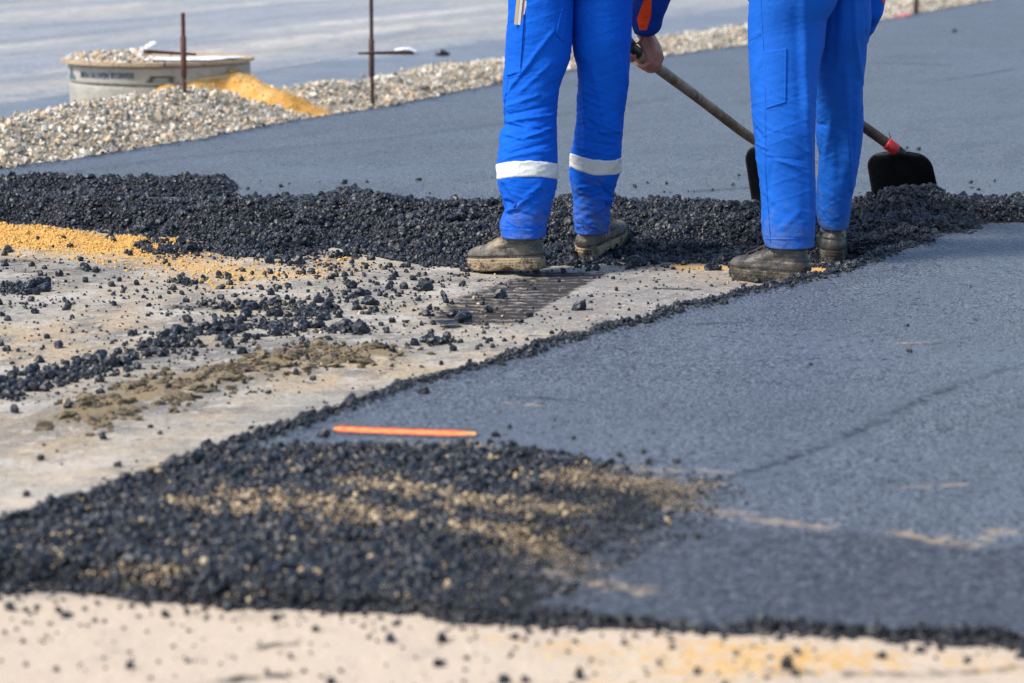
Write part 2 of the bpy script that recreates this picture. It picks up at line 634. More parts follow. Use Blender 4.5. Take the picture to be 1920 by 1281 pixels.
SEAM = [(1290, 912), (1420, 878), (1560, 832), (1680, 775), (1800, 720), (1900, 690)]
SEAM2 = [(0, 342), (300, 300), (700, 262), (960, 230), (1250, 185)]

# fan of rows and columns, finer where the photo looks closer
rows = np.exp(np.arange(math.log(3.7), math.log(58), .0021))
rows_b = np.exp(np.arange(math.log(3.6), math.log(11.5), .0021))
cols = np.concatenate([np.arange(-.55, -.21, .006), np.arange(-.21, .2101, .00125), np.arange(.2145, .95, .006)])


def slab_z(x, y):
    wob = (fbm(x * 9, y * 9, 3, 3) - .5) * .06 + (fbm(x * 38, y * 38, 3, 5) - .5) * .03
    s = sdf(x, y, POLY) + wob
    px, py = pix(np.stack([x, y, np.full_like(x, SLAB)], -1))
    lo = pm(px, py, LOOSE, 80)
    ew = .28 + .72 * sstep(1100, 1040, py)
    e = sstep(-.004, .075 * ew, s)
    hf = 1 - .66 * sstep(860, 1140, py)
    z = SLAB * hf * e - .012 * (1 - e)
    z = z + .010 * np.exp(-((s - .085) / .035) ** 2) * sstep(1100, 1040, py)                       # a low rolled lip
    z = z + (fbm(x * 1.3, y * 1.3, 3, 8) - .5) * .012 * e
    z = z + lo * (.016 * (fbm(x * 6, y * 6, 3, 11) - .4) + .024 * (fbm(x * 22, y * 22, 3, 12) - .5)) * sstep(0, .1, s)
    rough = sstep(.15 * ew, .08 * ew, s)
    z = z + rough * (fbm(x * 60, y * 60, 3, 15) - .5) * .02
    return z, s, px, py, lo


Y, U = np.meshgrid(rows, cols, indexing='ij')
X = U * Y
Z, S, PX, PY, LO = slab_z(X, Y)
COARSE = [(900, 985), (1200, 955), (1500, 972), (1700, 985), (1850, 1002), (2300, 1010), (2500, 1240), (1000, 1180), (850, 1150)]
co = pm(PX, PY, COARSE, 70)
Z = Z + co * .010 * (fbm(X * 40, Y * 40, 3, 19) - .5)
sandm = np.zeros_like(X)
for line, w in STREAKS: sandm = np.maximum(sandm, .62 * pl(PX, PY, line, w * 1.5))
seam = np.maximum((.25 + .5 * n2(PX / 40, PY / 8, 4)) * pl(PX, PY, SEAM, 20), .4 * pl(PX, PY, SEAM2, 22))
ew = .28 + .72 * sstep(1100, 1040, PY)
seam = np.maximum(seam, .85 * sstep(.135 * ew, .075 * ew, S))  # lane edge: shade of its steep face and its coarse mix, put into colour
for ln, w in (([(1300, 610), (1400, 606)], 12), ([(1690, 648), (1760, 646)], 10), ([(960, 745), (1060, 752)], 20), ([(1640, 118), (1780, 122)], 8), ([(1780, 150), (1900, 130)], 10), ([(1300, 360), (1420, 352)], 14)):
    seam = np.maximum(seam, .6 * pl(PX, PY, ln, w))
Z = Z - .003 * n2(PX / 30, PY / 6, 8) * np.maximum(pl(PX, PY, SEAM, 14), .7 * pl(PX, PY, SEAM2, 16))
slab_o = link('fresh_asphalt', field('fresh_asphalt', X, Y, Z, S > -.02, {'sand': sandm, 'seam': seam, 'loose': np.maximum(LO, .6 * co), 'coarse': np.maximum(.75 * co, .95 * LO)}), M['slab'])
tag(slab_o, 'smooth dark grey freshly laid asphalt lane', None, None, 'structure')

# the old base that the men stand on
SANDP = [(-200, 420), (0, 427), (90, 428), (190, 446), (330, 449), (372, 456), (345, 470), (260, 482), (150, 478), (0, 472), (-200, 470)]
SANDQ = [(-200, 440), (300, 450), (420, 480), (560, 500), (640, 480), (690, 470), (640, 520), (420, 540), (330, 520), (200, 495), (0, 480), (-200, 480)]
SANDR = [(1255, 494), (1330, 498), (1400, 500), (1520, 500), (1560, 492), (1600, 495), (1575, 512), (1500, 516), (1400, 508), (1260, 504)]
PATCH = [(1000, 508), (1140, 512), (1100, 530), (965, 606), (800, 606), (850, 565), (930, 530)]
MUDL = [(130, 790), (190, 770), (260, 745), (340, 722), (420, 705), (500, 685), (580, 672), (650, 668), (700, 665)]


def base_z(x, y):
    px, py = pix(np.stack([x, y, np.zeros_like(x)], -1))
    z = (fbm(x * 1.5, y * 1.5, 3, 21) - .5) * .012 + (fbm(x * 25, y * 25, 3, 22) - .5) * .004
    sp = pm(px, py, SANDP, 40)
    z = z + sp * (.012 + .022 * (fbm(x * 14, y * 14, 4, 24) - .3))
    pt = pm(px, py, PATCH, 14)
    rib = np.abs(((y + .02 * n2(x * 4, y * 4, 5)) * 16) % 1 - .5) * 2
    z = z - pt * (.010 * sstep(.55, .85, rib) * n2(x * 14, y * 3, 6) + .002)
    md = pl(px, py, MUDL, 85)
    z = z + md * .022 * fbm(x * 20, y * 20, 3, 27)
    return z, px, py, sp, pt, rib, md


Y, U = np.meshgrid(rows_b, cols, indexing='ij')
X = U * Y
Zb, PX, PY, SP, PT, RIB, MD = base_z(X, Y)
sb = sdf(X, Y, POLY)
sand = np.maximum(SP, .62 * pm(PX, PY, SANDQ, 110))
sand = np.maximum(sand, .8 * pm(PX, PY, SANDR, 14))
sand = np.maximum(sand, (.12 + .75 * fbm(X * 7, Y * 3, 3, 92)) * pm(PX, PY, [(900, 1190), (1300, 1192), (1700, 1212), (2300, 1230), (2300, 1290), (1700, 1262), (1300, 1290), (1000, 1270)], 130))
sand = np.maximum(sand, .5 * pm(PX, PY, [(-300, 985), (60, 965), (120, 985), (0, 1005), (-300, 1020)], 60))
sand = np.maximum(sand, .45 * pm(PX, PY, [(850, 1281), (1100, 1262), (1500, 1275), (1500, 1400), (850, 1400)], 90))
sand = np.maximum(sand, .36 * pm(PX, PY, [(600, 1165), (900, 1180), (1100, 1185), (1000, 1200), (600, 1180)], 60))
sand = np.maximum(sand, .30 * pm(PX, PY, [(300, 470), (800, 470), (900, 520), (500, 600), (300, 560)], 160))
pale = np.clip(.75 * sstep(1080, 1180, PY) + .45 * sstep(760, 900, PY), 0, 1)  # paler towards the camera: overexposed brightness put into the base colour
grey = np.maximum(.55 * pm(PX, PY, [(960, 520), (1600, 500), (1500, 545), (1150, 620), (900, 625)], 60), .4 * pl(PX, PY, [(0, 560), (300, 575), (560, 560)], 40))
grey = np.maximum(grey, .45 * pl(PX, PY, [(-50, 495), (140, 498), (230, 510)], 80))
dark = np.clip(PT * (.32 + .42 * sstep(.25, .75, RIB) * (.5 + .8 * n2(X * 9, Y * 2, 12)) + .25 * fbm(X * 5, Y * 5, 3, 13)), 0, 1)
dark = np.maximum(dark, .42 * pl(PX, PY, [(0, 490), (80, 488)], 30))
for ln, w, a in (([(330, 578), (560, 582)], 26, .45), ([(1230, 540), (1300, 542)], 14, .6), ([(1000, 628), (1080, 626)], 14, .35), ([(340, 872), (395, 866)], 18, .5), ([(60, 515), (150, 505)], 40, .3),
                 ([(480, 1215), (560, 1200)], 26, .4), ([(420, 1275), (520, 1262)], 30, .5), ([(1450, 1262), (1700, 1268), (1950, 1250)], 40, .35), ([(880, 505), (1120, 518)], 22, .6)):
    dark = np.maximum(dark, a * pl(PX, PY, ln, w))
mud = np.maximum(.85 * MD, .36 * pl(PX, PY, [(680, 660), (800, 640), (900, 612), (1000, 600)], 40))
keepb = sb < .10
base_o = link('old_base', field('old_base', X, Y, Zb, keepb, {'sand': sand, 'pale': pale, 'grey': grey, 'dark': dark, 'mud': mud}), M['base'])
tag(base_o, 'pale beige old base course left bare beside the new asphalt', None, None, 'structure')

g = 700.0
link('ground', mesh('ground', [(-g, -60, -.06), (g, -60, -.06), (g, 1500, -.06), (-g, 1500, -.06)], [[0, 1, 2, 3]], False), M['far_ground'])
tag(bpy.data.objects['ground'], 'bare ground reaching to the horizon', None, None, 'structure')


# bank of gravel along the far edge, the shoulder and the dusty road behind it
def bank_h(q, y):
    dip = 1 - .92 * np.exp(-((y - 15.02) / .27) ** 2) * sstep(.86, .5, q)
    H = dip * np.interp(y, [8, 11, 12.5, 13.6, 14.6, 15.2, 16.2, 17, 20, 24, 30, 60], [.13, .14, .15, .17, .185, .15, .095, .115, .10, .085, .08, .08])
    c = np.interp(y, [8, 12, 14.4, 16, 60], [.55, .55, .62, .4, .4])
    w = np.interp(y, [8, 14, 16, 60], [.36, .36, .30, .30])
    return H * np.exp(-((q - c) / w) ** 2) + .02 * sstep(1.3, .6, q)


yy = np.exp(np.arange(math.log(8.5), math.log(60), .0035))
qq = np.concatenate([np.linspace(-.06, 1.3, 70), np.linspace(1.35, 1.7, 6)])
Yg, Q = np.meshgrid(yy, qq, indexing='ij')
Xg = np.interp(Yg, EY, EX) - Q / .93
Zg = bank_h(Q, Yg) - .03 + (fbm(Xg * 5, Yg * 5, 3, 41) - .5) * .06 * sstep(0, .3, Q) + (fbm(Xg * 24, Yg * 24, 2, 42) - .5) * .03
Zg = Zg - .08 * sstep(1.1, 1.5, Q)
bank = link('gravel_bank', field('gravel_bank', Xg, Yg, Zg), M['gravel_bed'])
tag(bank, 'long low bank of pale gravel between the new lane and the old road', None, None, 'structure')


def sand_h(x, y):
    def ridge(ax, ay, bx, by, h0, h1, w):
        vx, vy = bx - ax, by - ay
        t = np.clip(((x - ax) * vx + (y - ay) * vy) / (vx * vx + vy * vy), 0, 1)
        return (h0 + (h1 - h0) * t) * np.exp(-(np.hypot(x - ax - t * vx, y - ay - t * vy) / w) ** 2)
    z = np.maximum(ridge(-1.45, 15.30, -1.16, 14.93, .250, .130, .215), ridge(-1.74, 15.06, -1.45, 15.28, .180, .250, .18))
    return z + (fbm(x * 8, y * 8, 4, 31) - .5) * .06 + (fbm(x * 40, y * 40, 3, 35) - .5) * .012 - .02


def strip(name, q0, q1, z, m, label):
    ys = np.exp(np.linspace(math.log(8), math.log(60), 220))
    qs = np.linspace(q0, q1, 60)
    A, B = np.meshgrid(ys, qs, indexing='ij')
    Xs = np.interp(A, EY, EX) - (B + (fbm(A * 2, A * 0 + 3, 3, 5) - .5)[:, :] * .12 * (B < q0 + .3)) / .93
    Zs = z + (fbm(Xs * 1.2, A * 1.2, 3, 51) - .5) * .02
    Zs[:, 0] -= .05
    tag(link(name, field(name, Xs, A, Zs), m), label, None, None, 'structure')


strip('road_shoulder', .9, 4.0, -.028, M['shoulder'], 'blue grey shoulder of the old road behind the gravel')
strip('old_road', 2.0, 40.0, -.004, M['road'], 'dusty old road with pale tracks across the top of the view')

# stones of the bank: the ones that show largest are single stones
n = 95000
ys = np.exp(rng.uniform(math.log(9.5), math.log(48), n))
qs = np.clip(rng.beta(1.5, 1.5, n) * 1.35 - .04, .0, 1.35)
xs = np.interp(ys, EY, EX) - qs / .93
zs = bank_h(qs, ys) - .03 + (fbm(xs * 5, ys * 5, 3, 41) - .5) * .06 * sstep(0, .3, qs) + (fbm(xs * 24, ys * 24, 2, 42) - .5) * .03
ss = np.clip(rng.lognormal(math.log(.0088), .5, n), .0035, .032)
px, py = pix(np.stack([xs, ys, zs], -1))
ok = (px > -250) & (px < 2170) & ((sand_h(xs, ys) < zs + .005) | (rng.random(n) < .02)) & (np.hypot(xs + 1.86, ys - 15.52) > .49)
zs = np.where(sand_h(xs, ys) > zs, sand_h(xs, ys), zs)
P, Sz = np.stack([xs, ys, zs + ss * .3], -1)[ok], ss[ok]
vis = (px[ok] > 0) & (px[ok] < 1920) & (py[ok] > 0)
app = np.where(vis, Sz / P[:, 1], 0)
big = np.argsort(-app)[:300]
rest = np.setdiff1d(np.arange(len(P)), big)
singles('stone', STONES, P[big], Sz[big], bank)
scatter('gravel', 'stone', P[rest], Sz[rest], None, bank)

# ------------------------------------------------------------------ heap of loose hot mix
front_px = [(-400, 425), (0, 427), (60, 428), (150, 434), (250, 446), (330, 452), (370, 462), (430, 478), (550, 482), (620, 464), (700, 480), (800, 494), (880, 500), (1000, 500), (1100, 496), (1200, 490), (1380, 496), (1540, 500), (1620, 500), (1700, 503), (1800, 490), (1920, 470), (2300, 452)]
FW = np.array(W(front_px))
fo = np.argsort(FW[:, 0])


def front_y(x): return np.interp(x, FW[fo, 0], FW[fo, 1])


def heap_h(x, y):
    yf = front_y(x) + (fbm(x * 7, y * 0 + 1, 3, 61) - .5) * .14
    wd = np.interp(x, [-2.6, -1.7, -1.2, -.8, .3, 1.0, 1.4, 1.75, 2.5], [.5, .5, .62, 1.25, 1.25, 1.2, 1.1, 1.0, .95])
    H = np.interp(x, [-2.6, -1.8, -1.3, -.8, -.2, .3, .8, 1.1, 1.4, 1.8, 2.5], [.025, .025, .035, .042, .052, .046, .038, .038, .046, .034, .034])
    t = (y - yf) / wd
    pr = sstep(-.02, .42, t) * (1 - sstep(.62, 1.02, t)) * np.clip(1 - .35 * sstep(.5, 0, t), 0, 1)
    h = H * pr + SLAB * sstep(0.05, .6, t)
    n_ = sstep(-.02, .1, t) * (1 - sstep(.85, 1.05, t))
    h = h + n_ * ((fbm(x * 5, y * 5, 3, 63) - .52) * .085 + (fbm(x * 22, y * 22, 3, 64) - .5) * .035)
    # back lobe lying on the lane at the left
    lob = sstep(-.2, .3, np.interp(x, [-3, -1.25, -1.02], [1, 1, -.2])) * np.exp(-((y - 10.93) / .15) ** 2)
    h2 = SLAB + .058 * lob * (.6 + .9 * (fbm(x * 6, y * 6, 3, 66) - .25)) - .02 * (lob < .05)
    # load in front of the shovel
    c = G(1682, 412, .05)
    h3 = .070 * np.exp(-((x - c[0]) / .135) ** 2 - ((y - c[1]) / .14) ** 2)
    h = np.maximum(h, np.where(lob > .05, h2, -1)) + h3
    inside_ = ((t > -.02) & (t < 1.04)) | (lob > .06) | (h3 > .004)
    return h, inside_


xa, ya = np.arange(-2.7, 2.7, .011), np.arange(8.7, 11.6, .011)
Yh, Xh = np.meshgrid(ya, xa, indexing='ij')
Zh, INH = heap_h(Xh, Yh)
heap = link('asphalt_heap', field('asphalt_heap', Xh, Yh, Zh, INH), M['mixbed'])
tag(heap, 'long black heap of loose hot asphalt mix across the bare base', 'asphalt heap')

n = 330000
xs, ys = rng.uniform(-2.7, 2.7, n), rng.uniform(8.7, 11.6, n)
zs, inn = heap_h(xs, ys)
px, py = pix(np.stack([xs, ys, zs], -1))
ok = inn & (px > -300) & (px < 2220)
ss = np.clip(rng.lognormal(math.log(.0042), .5, n), .002, .020)
P, Sz = np.stack([xs, ys, zs + ss * .35], -1)[ok], ss[ok]
vis = (P[:, 0] / P[:, 1] > -.174) & (P[:, 0] / P[:, 1] < .174)
big = np.argsort(-np.where(vis, Sz, 0))[:300]
rest = np.setdiff1d(np.arange(len(P)), big)
singles('clump', CLUMPS, P[big], Sz[big], heap)
scatter('loose_mix', 'clump', P[rest], Sz[rest], None, heap)

# ------------------------------------------------------------------ loose mix thrown on the near end of the lane
n = 150000
px, py = rng.uniform(-350, 1450, n), rng.uniform(832, 1178, n)
keep = rng.random(n) < np.clip(pm(px, py, LOOSE, 150) * 1.2 * (.25 + 1.5 * fbm(px / 60, py / 14, 3, 44)), 0, 1)
P = G(px[keep], py[keep], SLAB)
z, s, _, _, _ = slab_z(P[:, 0], P[:, 1])
fade = .45 + .55 * sstep(1130, 800, px[keep] + 1.1 * (py[keep] - 1000))
ss = np.clip(rng.lognormal(math.log(.0038), .5, len(P)) * fade, .0016, .015)
P[:, 2] = z + ss * .3
ok = s > .02
P, ss = P[ok], ss[ok]
px, py = pix(P)
sm = np.zeros(len(P))
for line, w in STREAKS: sm = np.maximum(sm, pl(px, py, line, w))
sandy = rng.random(len(P)) < np.clip(sm ** 1.3 * .72 + .03, 0, 1)
loose_o = scatter('loose_asphalt', 'clump', P[~sandy], ss[~sandy], 'rough loose black asphalt spread over the near end of the lane')
Pq = np.repeat(P[sandy], 4, 0)
Pq[:, :2] += rng.normal(0, .012, (len(Pq), 2))
Pq[:, 2] += rng.uniform(0, .006, len(Pq))
scatter('sandy_crumbs', 'sandy', Pq, np.repeat(ss[sandy], 4) * rng.uniform(.22, .6, len(Pq)), 'sand coated crumbs lying in streaks over the loose asphalt')

# crumbly edge of the lane
def along(line, n, z=0.0):
    L = np.array(line, float)
    Wd = G(L[:, 0], L[:, 1], z)
    seg = np.linalg.norm(np.diff(Wd, axis=0), axis=1)
    cum = np.concatenate([[0], np.cumsum(seg)])
    t = rng.uniform(0, cum[-1], n)
    return np.stack([np.interp(t, cum, Wd[:, k]) for k in range(3)], -1)


Pe = np.concatenate([along(near_left[1:], 30000), along(front, 9000)])
Pe[:, :2] += rng.normal(0, .055, (len(Pe), 2))
nf = 7000
ye = np.exp(rng.uniform(math.log(10.5), math.log(40), nf))
Pf = np.stack([np.interp(ye, EY, EX) + rng.normal(.01, .03, nf), ye, np.zeros(nf)], -1)
Pe = np.concatenate([Pe, Pf])
z, s, _, pye, _ = slab_z(Pe[:, 0], Pe[:, 1])
ok = (s < .118 * (.20 + .80 * sstep(1100, 1040, pye)) + .03 * (fbm(Pe[:, 0] * 9, Pe[:, 1] * 9, 2, 77) - .5)) & ((s > -.012) | (rng.random(len(s)) < .07))
Pe, z = Pe[ok], z[ok]
se = np.clip(rng.lognormal(math.log(.0042), .42, len(Pe)), .002, .012)
Pe[:, 2] = np.maximum(z, 0) + se * .2
scatter('edge_crumbs', 'clump', Pe, se, 'small black crumbs along the broken edges of the new lane')

# ------------------------------------------------------------------ clumps scattered on the bare base
TRAILS = [([(0, 735), (90, 705), (180, 690), (260, 665), (330, 640)], 300, 14), ([(310, 650), (400, 625), (470, 620), (570, 612)], 330, 13), ([(0, 725), (150, 700)], 90, 10),
          ([(555, 590), (620, 582)], 110, 8), ([(620, 617), (690, 618)], 70, 5), ([(15, 545), (90, 540)], 150, 7), ([(330, 530), (360, 532)], 36, 4), ([(755, 645), (845, 640)], 60, 5),
          ([(0, 742), (30, 738)], 40, 8), ([(560, 490), (760, 520), (880, 560)], 130, 26), ([(620, 560), (700, 575)], 60, 14), ([(260, 470), (375, 470)], 190, 7), ([(430, 470), (720, 480), (880, 500)], 260, 12),
          ([(1080, 500), (1250, 492), (1400, 498)], 140, 9), ([(360, 580), (560, 578)], 70, 9)]
pts = []
for line, k, w in TRAILS:
    L = np.array(line, float)
    k = int(k * 2.3)
    t = rng.uniform(0, len(L) - 1, k)
    x = np.interp(t, np.arange(len(L)), L[:, 0]) + rng.normal(0, w * 1.9, k)
    y = np.interp(t, np.arange(len(L)), L[:, 1]) + rng.normal(0, w * .72, k)
    pts.append(np.stack([x, y, rng.lognormal(math.log(.0041), .58, k)], -1))
for (x0, x1, y0, y1, k, m_) in ((-60, 620, 560, 740, 330, .0046), (380, 900, 470, 610, 420, .0052), (0, 480, 480, 580, 170, .0046), (900, 1560, 500, 640, 130, .0045), (0, 900, 640, 980, 60, .004), (-60, 1000, 1140, 1290, 75, .0045), (1000, 1960, 1215, 1290, 16, .004), (560, 1000, 560, 680, 80, .005)):
    pts.append(np.stack([rng.uniform(x0, x1, k), rng.uniform(y0, y1, k), rng.lognormal(math.log(m_), .5, k)], -1))
pts.append(np.array([[255, 438, .022], [205, 456, .016], [212, 462, .012], [72, 458, .01], [120, 458, .01], [132, 474, .012], [100, 472, .009], [245, 482, .011], [310, 494, .012], [15, 475, .016], [8, 480, .012],
                     [352, 605, .018], [600, 600, .014], [210, 538, .012], [65, 588, .012], [125, 582, .013], [725, 622, .012], [660, 542, .02], [110, 652, .014], [150, 682, .014], [75, 680, .012], [28, 774, .013],
                     [128, 771, .013], [222, 925, .010], [180, 510, .011], [300, 815, .007], [838, 636, .014], [730, 500, .012], [765, 500, .014], [490, 545, .012], [410, 515, .011], [540, 540, .012], [1095, 630, .012]]))
pts = np.concatenate(pts)
pts = pts[(fbm(pts[:, 0] / 55, pts[:, 1] / 12, 3, 33) > .40) | (pts[:, 2] > .0095)]
P = G(pts[:, 0], pts[:, 1])
sz = np.clip(pts[:, 2], .003, .024)
bz = base_z(P[:, 0], P[:, 1])[0]
ok = (sdf(P[:, 0], P[:, 1], POLY) < -.03) & ~heap_h(P[:, 0], P[:, 1])[1]
P[:, 2] = bz + sz * .45
P, sz = P[ok], sz[ok]
px, py = pix(P)
app = np.where((px > 0) & (px < 1920) & (py < 1281), sz / P[:, 1], 0)
big = np.argsort(-app)[:210]
rest = np.setdiff1d(np.arange(len(P)), big)
singles('asphalt_clump', CLUMPS, P[big], sz[big], None, 'black clump of loose asphalt lying on the pale bare base', 'asphalt clump', 'black clumps strewn over the bare base')
scatter('asphalt_crumbs', 'clump', P[rest], sz[rest], 'small black asphalt crumbs strewn over the pale base')
# grit: many tiny black and sandy grains
n = 4680
px = np.concatenate([rng.uniform(-80, 1000, 3400), rng.uniform(900, 1620, 900), rng.uniform(-80, 1500, 380)])
py = np.concatenate([rng.uniform(470, 760, 3400), rng.uniform(495, 620, 900), rng.uniform(1130, 1290, 380)])
P = G(px, py)
ok = (sdf(P[:, 0], P[:, 1], POLY) < -.03) & ~heap_h(P[:, 0], P[:, 1])[1] & (rng.random(n) < .25 + .75 * fbm(P[:, 0] * 2, P[:, 1] * 2, 2, 71)) & ((rng.random(n) < .12) | (pm(px, py, [(-100, 830), (300, 745), (700, 685), (960, 612), (1200, 612), (600, 810), (-100, 1010)], 40) < .5))
P = P[ok]
ss = np.clip(rng.lognormal(math.log(.0028), .35, len(P)), .0014, .006)
P[:, 2] = base_z(P[:, 0], P[:, 1])[0] + ss * .3
k = rng.random(len(P)) < .17
scatter('asphalt_grit', 'clump', P[~k], ss[~k], 'fine black asphalt grit dusted over the pale base')
scatter('sand_grains', 'sandy', P[k], ss[k] * 1.2, 'fine sandy grains dusted over the pale base')
# sand lumps in the yellow patch
n = 30000
px, py = rng.uniform(-150, 700, n), rng.uniform(424, 545, n)
k = rng.random(n) < np.maximum(pm(px, py, SANDP, 30), .16 * pm(px, py, SANDQ, 60))
P = G(px[k], py[k])
ok = ~heap_h(P[:, 0], P[:, 1] + .03)[1]
P = P[ok]
ss = np.clip(rng.lognormal(math.log(.0024), .5, len(P)), .0012, .011)
P[:, 2] = base_z(P[:, 0], P[:, 1])[0] + ss * .15
M['sandlump'] = mat('sand_lump', (.66, .40, .13), .95, .15, bumps=[(4, .001)], mixes=[('noise', 2.5, .5, .7, (.54, .31, .09))])
SL = [me.copy() for me in CLUMPS[:4]]
for me in SL:
    me.materials.clear(); me.materials.append(M['sandlump'])
SRC['yellow'] = source('yellow_source', SL); NG['yellow'] = scatter_group(SRC['yellow']); NSRC['yellow'] = 4
scatter('yellow_sand', 'yellow', P, ss, 'loose yellow sand lying along the foot of the asphalt heap')
# clumps on the smooth lane
lanepts = [(830, 862, .011), (752, 853, .013), (742, 848, .012), (605, 818, .014), (630, 843, .011), (930, 820, .009), (955, 804, .006), (795, 738, .012), (1015, 862, .012), (1010, 873, .012), (1088, 868, .010), (1100, 866, .011), (985, 868, .011),
           (646, 345, .013), (527, 352, .01), (465, 356, .008), (688, 343, .009), (785, 340, .011), (1385, 330, .007), (1820, 345, .008), (1835, 357, .008), (1700, 280, .008), (1722, 282, .011), (1865, 342, .007), (1790, 60, .02),
           (1700, 614, .006), (1520, 684, .005), (1705, 662, .008), (1820, 540, .004), (1190, 352, .009), (1250, 345, .008), (1375, 348, .009), (432, 352, .012), (405, 350, .012), (380, 345, .014), (1075, 825, .006), (1040, 790, .004), (890, 850, .008), (700, 838, .010), (860, 860, .009), (1175, 880, .008), (900, 870, .012), (1910, 372, .01), (1885, 370, .009)]
for k in range(24):
    lanepts.append((random.uniform(400, 1900), random.uniform(330, 366), random.uniform(.003, .007)))
for k in range(16):
    lanepts.append((random.uniform(560, 1280), random.gauss(858, 14), random.uniform(.004, .01)))
L = np.array(lanepts)
P = G(L[:, 0], L[:, 1], SLAB)
P[:, 2] = slab_z(P[:, 0], P[:, 1])[0] + L[:, 2] * .4
singles('asphalt_clump', CLUMPS, P, L[:, 2], None, 'black clump of loose asphalt lying on the smooth grey lane', 'asphalt clump', 'black clumps dropped on the smooth lane')

# mud clods in a low brown row
n = 1500
t = rng.uniform(0, len(MUDL) - 1, n)
L = np.array(MUDL, float)
x = np.interp(t, np.arange(len(L)), L[:, 0]) + rng.normal(0, 48, n)
y = np.interp(t, np.arange(len(L)), L[:, 1]) + rng.normal(0, 15, n)
keep = fbm(x / 30, y / 9, 3, 38) > .49
x, y = x[keep], y[keep]; n = len(x)
P = G(x, y)
ss = np.clip(rng.lognormal(math.log(.0072), .55, n), .003, .026)
P[:, 2] = base_z(P[:, 0], P[:, 1])[0] + ss * .12
big = np.argsort(-ss / P[:, 1])[:110]
rest = np.setdiff1d(np.arange(n), big)
singles('mud_clod', MUD, P[big], ss[big], None, 'brown clod of dried mud in the low dirt row on the base', 'mud clod', 'brown clods in the dirt row')
scatter('mud_crumbs', 'mud', P[rest], ss[rest], 'crumbs of brown dried mud between the clods on the base')

# flat black scrap
xs_ = np.linspace(-1, 1, 14)
A, B = np.meshgrid(xs_, xs_, indexing='ij')
c = G(838, 612)
r_ = np.hypot(A, B)
Zs = .004 + .012 * fbm(A * 2.2 + 5, B * 2.2, 3, 81) * (1 - .3 * r_)
V = np.stack([c[0] + A * .034, c[1] + B * .05, np.full_like(A, c[2]) + Zs + .002], -1)
keep = r_ + .5 * (fbm(A * 2, B * 2, 2, 82) - .5) < .95
scrap = link('tar_scrap', field('tar_scrap', V[..., 0], V[..., 1], V[..., 2], keep), mat('tar', (.006, .006, .007), .5, .4))
tag(scrap, 'flat curled black scrap of tar lying alone on the base', 'tar scrap')

# orange spray line on the lane
na, nb = 90, 12
A, B = np.meshgrid(np.linspace(0, 1, na), np.linspace(-1, 1, nb), indexing='ij')
c0, c1 = G(624, 803, SLAB), G(893, 815, SLAB)
wob = (fbm(A * 22, B * 1.5, 3, 91) - .5) * .5
X_ = c0[0] + (c1[0] - c0[0]) * A + wob * .004
Y_ = c0[1] + (c1[1] - c0[1]) * A + B * .046 * (1 + .5 * wob) * np.clip(np.minimum(A, 1 - A) * 24 + .35, 0, 1) ** .5
Z_ = slab_z(X_.ravel(), Y_.ravel())[0].reshape(X_.shape) + .0018
M['orange'] = mat('orange_paint', (.10, .085, .085), .6, .3, mixes=[('attr*noise', 'edge', 95.0, .25, .70, (.95, .10, .015)), ('attr*noise', 'core', 60.0, .25, .95, (1.0, .42, .10)), ('noise', 170, .62, .72, (.16, .05, .03))], bumps=[(110, .0035)])
tag(link('paint_line', field('paint_line', X_, Y_, Z_, None, {'core': np.clip(1 - np.abs(B) * 1.5, 0, 1), 'edge': np.clip((1 - np.abs(B)) * 1.25, 0, .82) * np.clip(np.minimum(A * 22, (1 - A) * 7), 0, 1)}), M['orange']), 'bright orange sprayed line marked on the near lane edge', 'paint mark')
# ------------------------------------------------------------------ patches draped on a surface
def bvh_of(parts):
    V, F = join(parts)
    return BVHTree.FromPolygons([tuple(v) for v in V], F)


EYE = Vector((0, 0, CH))


def drape(bvh, quad, nu=24, nv=30, off=.003, rim=.8):
    """cloth patch: quad of four photo corners (tl, tr, br, bl) laid on the surface, with turned-in rim"""
    tl, tr, br, bl = [np.array(q, float) for q in quad]
    V, hit_any = [], None
    for i in range(nv):
        b = i / (nv - 1)
        for j in range(nu):
            a = j / (nu - 1)
            q = (tl * (1 - a) + tr * a) * (1 - b) + (bl * (1 - a) + br * a) * b
            u, dy, dz = ray(q[0], q[1])
            d = Vector((float(u), float(dy), float(dz))).normalized()
            loc, nrm, _, _ = bvh.ray_cast(EYE, d)
            if loc is None:
                loc, nrm = (hit_any if hit_any else (Vector(At(q[0], q[1], 9.1)), Vector((0, -1, 0))))
                V.append(loc); continue
            hit_any = (loc, nrm)
            e = min(i, nv - 1 - i, j, nu - 1 - j)
            o_ = -.002 if e == 0 else off * (1.25 if e <= 2 else 1)
            V.append(loc + (nrm if nrm.dot(d) < 0 else -nrm) * o_)
    F = grid_faces(nv, nu)
    # a thin block only when seen from outside: wind towards the camera
    return np.array([v[:] for v in V]), F[:, ::-1]


